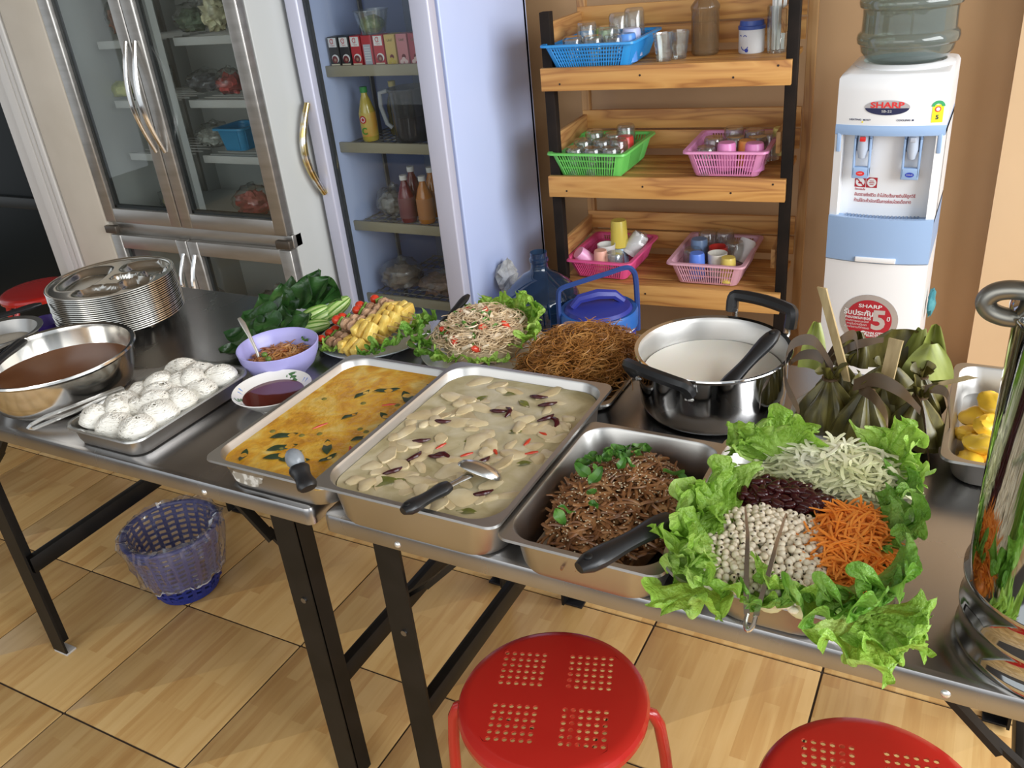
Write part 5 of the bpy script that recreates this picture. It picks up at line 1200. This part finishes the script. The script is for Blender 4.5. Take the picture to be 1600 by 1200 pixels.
for j in range(5):
    for i in range(3):
        x = -1.448 + (i - 1) * .056 + rs.uniform(-.005, .005); y = .925 + j * .055 + rs.uniform(-.005, .005)
        o = nm_[k] if k < 4 else nm_[k % 4].copy()
        if k >= 4: COL.objects.link(o)
        o.location = (x, y, Z + .028 + rs.uniform(-.004, .004)); o.rotation_euler = (rs.uniform(-.2, .2), rs.uniform(-.2, .2), rs.random() * 6.28); s = rs.uniform(1.12, 1.32); o.scale = (s, s, s)
        tag(o, 'white rice noodle nest, %s of the %s row of the tray' % (('left one', 'middle one', 'right one')[i], ('nearest', 'second', 'third', 'fourth', 'farthest')[j]), 'noodles', 'rice noodle nests'); k += 1
for (x, y) in ((-1.475, .952), (-1.42, 1.0), (-1.475, 1.06), (-1.42, 1.10)):
    o = nm_[k % 4].copy(); COL.objects.link(o); o.location = (x, y, Z + .046); o.rotation_euler = (0, 0, k); o.scale = (1, 1, 1); tag(o, 'white rice noodle nest on top of the others, %s' % {0: 'nearest', 1: 'second from the front', 2: 'third from the front', 3: 'farthest'}[k - 15], 'noodles', 'rice noodle nests'); k += 1
t = thing('tongs', 'clear plastic tongs on the left rim of the rice noodle tray', 'tongs', (-1.56, .92, .80))
CPL = MG('clear_plastic', (.85, .85, .83), 2.4, .1, 1.5, .28, (.75, .74, .70))
for s in (0, 1):
    g = strip([(-.022, -.085, .002 + s * .010), (-.012, -.055, .003 + s * .014), (.006, .0, .004 + s * .012), (.016, .06, .004 + s * .008), (.02, .10, .003 + s * .004)], [.006, .0075, .006, .007, .009], .0014, (1, -.3, .1)); obj('tong_arm', g, CPL, t)
g = strip([(-.022, -.085, .002), (-.025, -.092, .007), (-.022, -.085, .012)], .006, .0012, (1, -.3, .1)); obj('tong_bend', g, CPL, t)

# ---- big bowl of brown broth
t = thing('mixing_bowl', 'large polished steel bowl of brown soup at the left table edge', 'bowl', (-1.735, 1.020, Z))
g = G(); g.lathe([(0, 0), (.095, 0), (.118, .006), (.142, .025), (.155, .055), (.160, .098), (.165, .102), (.168, .105), (.166, .109), (.158, .107), (.156, .098), (.151, .056), (.138, .027), (.11, .008), (0, .003)], 60); obj('bowl_body', g, MN('splashed_steel', [(.3, (.58, .56, .52)), (.7, (.70, .68, .64))], scale=5, metal=1, rrough=(.06, .22)), t)
g = G(); g.lathe([(0, .05), (.152, .055), (.1525, .062), (0, .0635)], 50); tag(obj('brown_soup', g, MN('brown_gravy', [(.3, (.19, .07, .025)), (.7, (.25, .10, .04))], scale=6, rough=.2), None, (-1.735, 1.020, Z)), 'smooth brown soup inside the large steel bowl', 'soup')
ladle('black ladle handle resting on the rim of the brown soup bowl', None, None, (-1.900, 1.06, .850), (-1.778, .872, .868), .0135, hang=None)
# ---- grey bowl far left
t = thing('mixing_bowl', 'dull steel bowl of pale leftovers at the far left end of the table', 'bowl', (-2.115, 1.130, Z))
g = G(); g.lathe([(0, 0), (.05, 0), (.075, .02), (.088, .055), (.100, .060), (.100, .063), (.086, .0605), (.072, .024), (.05, .006), (0, .004)], 40); obj('bowl_body', g, STEEL, t)
g = G(); g.ell((0, 0, .028), (.070, .070, .014), 20, 8, lump(97, .12, 4)); tag(obj('pale_paste', g, MN('pale_paste', [(.3, (.42, .37, .29)), (.7, (.60, .55, .46))], scale=20, rough=.5), None, (-2.115, 1.130, Z)), 'pale paste in the dull steel bowl at the far left', 'food')
ladle('dark ladle handle lying over the dull steel bowl', None, None, (-2.16, 1.12, .84), (-2.075, 1.235, .85), .010, hang=None)

t = thing('plastic_bowl', 'small purple plastic bowl between the steel bowls and the tray stack', 'bowl', (-2.135, 1.262, Z))
g = G(); g.lathe([(0, 0), (.030, 0), (.045, .03), (.048, .034), (.045, .034), (.028, .004), (0, .004)], 28); obj('bowl_body', g, M('deep_purple_plastic', (.10, .05, .36), .35), t)

# ---- stack of compartment trays
def comp_tray():
    g = G(); R0 = .160; NR, NT = 34, 84
    ctr = [(-.078, .015, .052, .085), (.010, -.088, .058, .040), (.030, .010, .030, .022), (.085, -.045, .040, .042), (.060, .085, .060, .040), (.105, .030, .030, .030)]
    def depth(x, y):
        d = 0
        for cx_, cy_, rx, ry in ctr:
            q = (abs((x - cx_) / rx) ** 3 + abs((y - cy_) / ry) ** 3) ** (1 / 3)
            d = max(d, min(1, max(0, (1.08 - q) / .28)))
        return d * d * (3 - 2 * d)
    L = []
    for i in range(NR, 0, -1):
        r = (R0 - .008) * i / NR; L.append([(r * cos(2 * pi * j / NT), r * sin(2 * pi * j / NT), -.004 - .018 * depth(r * cos(2 * pi * j / NT), r * sin(2 * pi * j / NT)) * (1 if r < R0 - .014 else 0)) for j in range(NT)])
    L = [[(R_ * cos(2 * pi * j / NT), R_ * sin(2 * pi * j / NT), z) for j in range(NT)] for R_, z in ((R0 - .001, -.0036), (R0 + .001, -.002), (R0, 0), (R0 - .004, .0003), (R0 - .007, -.002))] + L
    g.loops(L, False, True); return g
TRM = MN('tray_steel', [(.3, (.62, .60, .54)), (.7, (.70, .67, .61))], scale=5, metal=1, rrough=(.14, .24))
ct = obj('compartment_tray', comp_tray(), TRM, None, smooth=50)
ords = ['topmost', 'second', 'third', 'fourth', 'fifth', 'sixth', 'seventh', 'eighth', 'ninth', 'tenth', 'eleventh', 'twelfth', 'thirteenth', 'fourteenth', 'fifteenth', 'sixteenth', 'seventeenth', 'eighteenth', 'nineteenth', 'lowest']
rs = random.Random(99)
for k in range(20):
    o = ct if k == 0 else ct.copy()
    if k: COL.objects.link(o)
    z = .872 - k * .0051; q = (19 - k) / 19
    o.location = (-1.995 + .010 * (1 - q) + rs.uniform(-.0008, .0008), 1.390 - .006 * (1 - q) + rs.uniform(-.0008, .0008), z); o.rotation_euler = (0, 0, .45 + rs.uniform(-.03, .03))
    tag(o, ('topmost round steel compartment tray with open sections on the stack' if k == 0 else '%s round steel compartment tray %s of the stack' % (ords[k], 'from the top' if k < 19 else '')).strip(), 'tray', 'stacked compartment trays')

# ---- banana leaf parcels
plate('white oval plate under the banana leaf parcels', -.140, 1.425, .118, (.44, .45, .44))
BAN = MN('steamed_banana_leaf', [(.3, (.035, .028, .007)), (.5, (.098, .082, .016)), (.75, (.22, .19, .045))], scale=9, stretch=(6, 6, 1), rough=.36, rand=True, detail=5)
BAND = MN('brown_leaf_ribbon', [(.3, (.035, .018, .007)), (.6, (.105, .060, .026)), (.8, (.22, .145, .07))], scale=9, rough=.34, rand=True)
BANG = MN('fresh_banana_leaf', [(.3, (.15, .17, .03)), (.5, (.27, .31, .06)), (.75, (.42, .46, .14))], scale=9, stretch=(1, 8, 1), rough=.36, rand=True)
BAM = MN('bamboo_split', [(.3, (.30, .21, .09)), (.7, (.48, .36, .18))], scale=9, stretch=(8, 8, 1), rough=.45)
def parcel(label, loc, s, seed, rot=(0, 0, 0), hmul=1.0):
    t = thing('leaf_parcel', label, 'parcel', loc, rot=rot, group='banana leaf parcels'); rs_ = random.Random(seed); p = rs_.random() * 6
    prof = [(.6, 0), (1.0, .008), (1.02, .02), (.86, .045), (.62, .065), (.36, .082), (.17, .094), (.14, .098), (.22, .104), (.36, .112), (.44, .117)]
    NT = 44; L = []
    for i, (r, z) in enumerate(prof):
        row = []
        for j in range(NT):
            a = 2 * pi * j / NT; sq_ = 1 / max(abs(cos(a)), abs(sin(a))) ** .55 if i < 4 else 1
            fold = 1 + (.10 + .02 * i) * sin(6 * a + p) * (1 if i > 1 else .3) + .06 * sin(11 * a + 2 * p)
            row.append((.046 * r * sq_ * fold * cos(a) * s, .046 * r * sq_ * fold * sin(a) * s, z * s * hmul + (.010 * sin(3 * a + p) * s if i > 8 else 0)))
        L.append(row)
    g = G(); g.loops(L, True, False); obj('leaf_wrap', g, BAN, t, smooth=32)
    g = G(); P = [(.011 * s * cos(2 * pi * k / 12), .011 * s * sin(2 * pi * k / 12), .096 * s * hmul) for k in range(13)]; g.tube(P, .003 * s, 5); obj('tie', g, BAND, t)
    return t
P_ = [('front left banana leaf parcel behind the cabbage', (-.192, 1.392, Z + .006), 1.0, 1), ('front middle banana leaf parcel behind the cabbage', (-.130, 1.372, Z + .006), .98, 2), ('front right banana leaf parcel with a pale stick', (-.050, 1.385, Z + .006), .92, 3), ('back left banana leaf parcel beside the milk pot', (-.185, 1.475, Z + .006), .88, 4), ('back middle banana leaf parcel below the dispenser label', (-.112, 1.462, Z + .006), .92, 5), ('back right banana leaf parcel next to the jackfruit tray', (-.055, 1.470, Z + .006), .85, 6)]
for lb, loc, s, sd in P_: parcel(lb, loc, s, sd, hmul=1.0)
def ribbon(label, pts, w_, mat=BAND, name='leaf_ribbon', wd=(0, .3, 1), cat='leaf strip'):
    # smooth the control points
    P = [Vector(p) for p in pts]; S = []
    for i in range(len(P) - 1):
        a, b, c, d = P[max(i - 1, 0)], P[i], P[i + 1], P[min(i + 2, len(P) - 1)]
        for k in range(6):
            u = k / 6; S.append(.5 * ((2 * b) + (c - a) * u + (2 * a - 5 * b + 4 * c - d) * u * u + (3 * b - a - 3 * c + d) * u ** 3))
    S.append(P[-1]); n = len(S)
    g = strip(S, [w_ * (.55 + .45 * sin(pi * min(1, (k + 2) / n * 1.15)) ** .5) for k in range(n)], .0007, wd)
    return tag(obj(name, g, mat, None, smooth=60), label, cat)
ribbon('brown leaf strip looping over the pot side of the parcels', [(-.190, 1.40, .868), (-.225, 1.40, .915), (-.262, 1.395, .90), (-.262, 1.375, .845), (-.232, 1.355, .795), (-.250, 1.35, .772)], .0095)
ribbon('brown leaf strip arching across the front parcels', [(-.150, 1.36, .862), (-.115, 1.345, .885), (-.075, 1.335, .875), (-.045, 1.335, .845)], .0115)
ribbon('brown leaf strip curling down between the front parcels', [(-.140, 1.36, .858), (-.115, 1.33, .862), (-.092, 1.32, .835), (-.088, 1.315, .80)], .010)
ribbon('thin brown strip hanging down from the right front parcel', [(-.055, 1.37, .850), (-.040, 1.345, .835), (-.030, 1.325, .80), (-.022, 1.31, .772)], .0065)
ribbon('brown strip crossing behind the left parcel', [(-.215, 1.43, .845), (-.19, 1.43, .90), (-.165, 1.44, .915), (-.155, 1.43, .88)], .009)
ribbon('curled strip beside the right front parcel', [(-.045, 1.385, .860), (-.015, 1.38, .862), (-.005, 1.375, .835), (.0, 1.37, .80)], .0075)
def split(label, p0, p1, w_): 
    g = strip([Vector(p0).lerp(Vector(p1), k / 6) for k in range(7)], [w_ * .7, w_, w_, w_, w_, w_, w_ * 1.05], .0025, (1, -.3, 0)); return tag(obj('bamboo_split', g, BAM, None), label, 'stick')
ribbon('brown leaf tail lying over the back left parcel', [(-.200, 1.44, .862), (-.170, 1.44, .892), (-.140, 1.45, .902), (-.120, 1.455, .905)], .008)
ribbon('short brown leaf tail curling over the milk pot side', [(-.190, 1.40, .862), (-.215, 1.405, .885), (-.245, 1.41, .880), (-.262, 1.41, .862)], .009)
split('long pale bamboo split sticking up from the left parcel', (-.165, 1.395, .850), (-.222, 1.43, 1.000), .0075)
split('short broad bamboo split standing in the middle parcels', (-.105, 1.40, .845), (-.098, 1.42, .925), .011)
split('pale bamboo split pointing right toward the jackfruit', (-.045, 1.392, .858), (.020, 1.385, .892), .008)
def sheet(label, p, u, v, seed, mat, bend=.02, nfold=3):
    g = G(); p = Vector(p); u = Vector(u); v = Vector(v); nn = u.cross(v).normalized()
    def fn(a, b):
        k = 1 - .75 * b ** 2 if nfold else 1
        return tuple(p + u * ((a - .5) * k + .5) + v * b + nn * (bend * sin(a * pi * nfold + seed) * (1 - .3 * b)))
    g.grid(fn, 16, 10); o = obj('banana_leaf', g, mat, None, smooth=60, recalc=False); return tag(o, label, 'leaf')
sheet('olive folded banana leaf behind the middle parcels', (-.175, 1.515, .82), (.16, .0, .01), (0, .02, .068), 1, BAN, .008, 2)
sheet('yellow green upright banana leaf tip at the right', (-.068, 1.51, .80), (.055, .0, 0), (-.005, .015, .112), 2, BANG, .008, 2)
sheet('light green banana leaf fold beside the yellow tip', (-.105, 1.52, .80), (.055, .0, 0), (.01, .01, .10), 4, BANG, .008, 2)
sheet('pale green leaf corner beside the long bamboo split', (-.262, 1.48, .82), (.05, .0, 0), (.0, .02, .085), 3, BANG, .006, 2)
sheet('broad yellow green leaf lying over the right parcels', (-.090, 1.475, .825), (.085, .02, 0), (.0, .015, .062), 5, BANG, .006, 2)
sheet('olive leaf flap between the front and back parcels', (-.165, 1.425, .80), (.12, .0, .0), (.0, .02, .062), 7, BAN, .006, 3)
sheet('dark crumpled leaf edge behind the left parcels', (-.215, 1.51, .82), (.07, .0, 0), (.01, .02, .062), 6, BAN, .012, 3)

# ---- jackfruit tray
pan('steel_tray', 'steel tray of yellow jackfruit beside the tall steel urn', .095, 1.445, .205, .345, .052, rc=.035, rim=.010, cat='tray')
JF = MN('jackfruit_yellow', [(.3, (.74, .40, .02)), (.7, (.86, .58, .06))], scale=14, rough=.28, rand=True)
g = G(); g.ell((0, 0, 0), (.031, .020, .015), 18, 12, lump(101, .22, 1.3)); jf = obj('jackfruit_piece', g, JF, None)
g = G(); g.ell((0, 0, 0), (.027, .022, .014), 18, 12, lump(103, .25, 1.3)); jf2 = obj('jackfruit_piece', g, JF, None)
rs = random.Random(105); k = 0
jl = ['at the near left corner', 'low at the front', 'in the second row', 'at the left side', 'in the middle', 'behind the middle', 'near the back left', 'at the back', 'lying on top in front', 'on top in the middle', 'on top at the back', 'by the right side in front', 'by the right side in the middle', 'by the right side at the back']
for (x, y, z) in [(.035, 1.325, .022), (.075, 1.315, .02), (.045, 1.365, .025), (.03, 1.41, .025), (.075, 1.40, .027), (.08, 1.45, .028), (.04, 1.46, .03), (.06, 1.51, .032), (.05, 1.345, .045), (.055, 1.40, .05), (.06, 1.46, .055), (.12, 1.33, .025), (.125, 1.40, .028), (.13, 1.48, .03)]:
    o = (jf, jf2)[k] if k < 2 else (jf, jf2)[k % 2].copy()
    if k >= 2: COL.objects.link(o)
    o.location = (x, y, Z + z); o.rotation_euler = (rs.uniform(-.5, .5), rs.uniform(-.5, .5), rs.random() * 6.28); tag(o, 'yellow jackfruit piece ' + jl[k] + ' of the tray', 'jackfruit', 'jackfruit pieces'); k += 1

# ---- tall steel urn
t = thing('steel_urn', 'tall mirror-polished steel urn with a loop handle at the right table end', 'urn', (.142, .968, Z))
pr = [(0, 0), (.100, 0), (.103, .004), (.103, .012), (.100, .016), (.100, .045), (.1035, .050), (.1035, .056), (.1005, .061), (.101, .092), (.1045, .097), (.1045, .104), (.1005, .110), (.1005, .425), (.104, .430), (.106, .436), (.104, .442), (.094, .450), (.093, .490), (.096, .495), (.09, .515), (.05, .53), (0, .535)]
g = G(); g.lathe(pr, 72); obj('urn_body', g, M('urn_mirror', (.50, .50, .48), .05, 1), t)
P = [(-.086, -.01, .456), (-.108, -.012, .457), (-.122, -.012, .452), (-.128, -.012, .442), (-.122, -.012, .432), (-.108, -.012, .427), (-.092, -.01, .426)]
g = G(); g.tube(curve(P), .010, 12); obj('loop_handle', g, M('dull_handle_steel', (.26, .25, .22), .32, .8), t)

# ------------------------------------------------------------------ waste basket under the table
t = thing('waste_basket', 'dark blue woven plastic basket lined with clear film under the table', 'basket', (-1.862, 1.232, 0))
WB = M('waste_blue', (.018, .030, .20), .4)
Hb, r0, r1 = .205, .085, .127
def rb(z): return r0 + (r1 - r0) * (z / Hb) ** .85
g = G(); g.lathe([(0, .002), (r0, .002), (r0 + .002, .02), (r0 - .002, .02), (r0 - .003, .005), (0, .005)], 40)
obj('base', g, WB, t)
g = G(); P = [(r1 * cos(2 * pi * k / 48), r1 * sin(2 * pi * k / 48), Hb) for k in range(49)]; g.tube(P, .007, 8, False); obj('rim', g, WB, t)
g = G()
for k in range(24):
    a = 2 * pi * k / 24; c_, s_ = cos(a), sin(a); g.merge(strip([(rb(z) * c_, rb(z) * s_, z) for z in (.015, .06, .11, .16, .203)], .0055, .0012, (-s_, c_, 0)))
for q in range(11):
    z = .024 + q * .0165; R_ = rb(z); P = [((R_ + .0025 * (-1) ** k) * cos(2 * pi * k / 36), (R_ + .0025 * (-1) ** k) * sin(2 * pi * k / 36), z) for k in range(37)]; g.tube(P, .0030, 4, False, 1.6)
obj('weave', g, WB, t)
FILM = MG('clear_bin_film', (.97, .97, .98), 2.8, .07, 1.5, .075, (.85, .84, .88))
g = G(); L = []
NT = 110
for i, (z, d) in enumerate([(.058, .006), (.066, .012), (.075, .016), (.10, .014), (.13, .017), (.165, .014), (.195, .016), (.214, .012), (.219, .0), (.212, -.012), (.18, -.014), (.12, -.013), (.06, -.010), (.02, -.012)]):
    row = []
    for j in range(NT):
        a = 2 * pi * j / NT; q = Vector((cos(a) * 4, sin(a) * 4, i * .7)); R_ = rb(min(z, Hb)) + d + (.012 if d > 0 else .005) * mnoise.noise(q) + .007 * mnoise.noise(q * 3) + .004 * mnoise.noise(q * 7)
        row.append((R_ * cos(a), R_ * sin(a), z + .012 * mnoise.noise(q * 1.3 + Vector((5, 5, 5))) * (1 if 0 < i < 13 else 1.5)))
    L.append(row)
g.loops(L); obj('film_liner', g, FILM, t, smooth=25)
g = G(); g.tube([Vector(p) for p in L[0]] + [Vector(L[0][0])], .0022, 5, False); obj('film_hem', g, MG('gathered_film', (.9, .9, .93), 2.0, .1, 1.5, .5, (.80, .80, .86)), t)
g = G(); g.ell((0, 0, 0), (.016, .012, .006), 8, 5, lump(111, .5)); tag(obj('paper_scrap', g, M('scrap_white', (.8, .8, .78), .7), None, (-1.85, 1.255, .016), smooth=0), 'white paper scrap at the bottom of the dark blue waste basket', 'paper')

# ------------------------------------------------------------------ red stools
RED = MN('red_enamel', [(.3, (.42, .014, .010)), (.7, (.48, .020, .014))], scale=4, rough=.24, coat=.3)
def stool(label, x, y, zt, rad, rz, holes=True, name='round_stool'):
    t = thing(name, label, 'stool', (x, y, 0), rz, 'red stools')
    # perforated seat: grid of cells inside the disc, square cells carry an octagonal hole
    pitch = .0134; hr = .0044; cells_ = []
    centers = []
    for gx in (-1, 1):
        for gy in (-1, 1):
            for i in range(6):
                for j in range(6): centers.append((gx * (.0245 + pitch * i), gy * (.0245 + pitch * j)))
    g = G(); e = .0915 + pitch / 2
    bm = bmesh.new()
    def V(x_, y_): return bm.verts.new((x_, y_, 0))
    if holes:
        A0 = .0245 - pitch / 2; A1 = A0 + 6 * pitch
        for gx in (-1, 1):
            for gy in (-1, 1):
                for i in range(6):
                    for j in range(6):
                        cx_, cy_ = gx * (A0 + pitch * (i + .5)), gy * (A0 + pitch * (j + .5)); h = pitch / 2
                        sqv = []
                        for k in range(8):
                            a = pi / 4 * k; m_ = max(abs(cos(a)), abs(sin(a))); sqv.append((cx_ + h * cos(a) / m_, cy_ + h * sin(a) / m_))
                        ho = [(cx_ + hr * cos(pi / 4 * k), cy_ + hr * sin(pi / 4 * k)) for k in range(8)]
                        top = [(p[0], p[1], 0) for p in sqv]; hin = [(p[0], p[1], 0) for p in ho]; hlo = [(p[0], p[1], -.004) for p in ho]
                        g.loops([top, hin, hlo])
        # cross between the four patches and rim out to the circle
        g.add([(-A0, -A1, 0), (A0, -A1, 0), (A0, A1, 0), (-A0, A1, 0)], [(0, 1, 2, 3)])
        for s in (-1, 1): g.add([(s * A0, -A0, 0), (s * A1, -A0, 0), (s * A1, A0, 0), (s * A0, A0, 0)], [(0, 1, 2, 3) if s > 0 else (3, 2, 1, 0)])
        n = 64; sq4 = []
        for k in range(n):
            a = 2 * pi * k / n; m_ = max(abs(cos(a)), abs(sin(a))); sq4.append((A1 * cos(a) / m_, A1 * sin(a) / m_, 0))
        L = [sq4]
    else:
        n = 64; L = [[(.001 * cos(2 * pi * k / n), .001 * sin(2 * pi * k / n), 0) for k in range(n)]]
    bm.free()
    for r_, z in ((rad - .022, 0.0), (rad - .012, -.001), (rad - .004, -.006), (rad, -.014), (rad - .001, -.026), (rad - .005, -.028), (rad - .008, -.026)):
        L.append([(r_ * cos(2 * pi * k / n), r_ * sin(2 * pi * k / n), z) for k in range(n)])
    g.loops(L); g.xf(Matrix.Translation((0, 0, zt))); obj('seat', g, RED, t, smooth=30)
    for k in range(4):
        a = radians(20) + pi / 2 * k - rz; c, s = cos(a), sin(a)
        P = [(c * (rad - .04), s * (rad - .04), zt - .022), (c * (rad - .015), s * (rad - .015), zt - .023), (c * (rad + .004), s * (rad + .004), zt - .032), (c * (rad + .014), s * (rad + .014), zt - .055), (c * (rad + .022), s * (rad + .022), zt - .12), (c * (rad + .045), s * (rad + .045), .004)]
        g = G(); g.tube(P, .0105, 10); lg = obj('leg', g, RED, t)
        g = G(); g.lathe([(0, 0), (.013, 0), (.013, .02), (.0106, .024)], 14, (P[-1][0], P[-1][1], 0)); obj('foot_cap', g, BLACKP, lg)
    return t
stool('round red metal stool with square hole patches at the bottom centre', -.518, .905, .45, .160, .313)
stool('round red metal stool with hole patches cut off at the bottom right', -.020, .905, .45, .161, .20)
stool('red stool standing on the floor behind the stack of trays', -3.40, 2.03, .45, .150, .2, False)
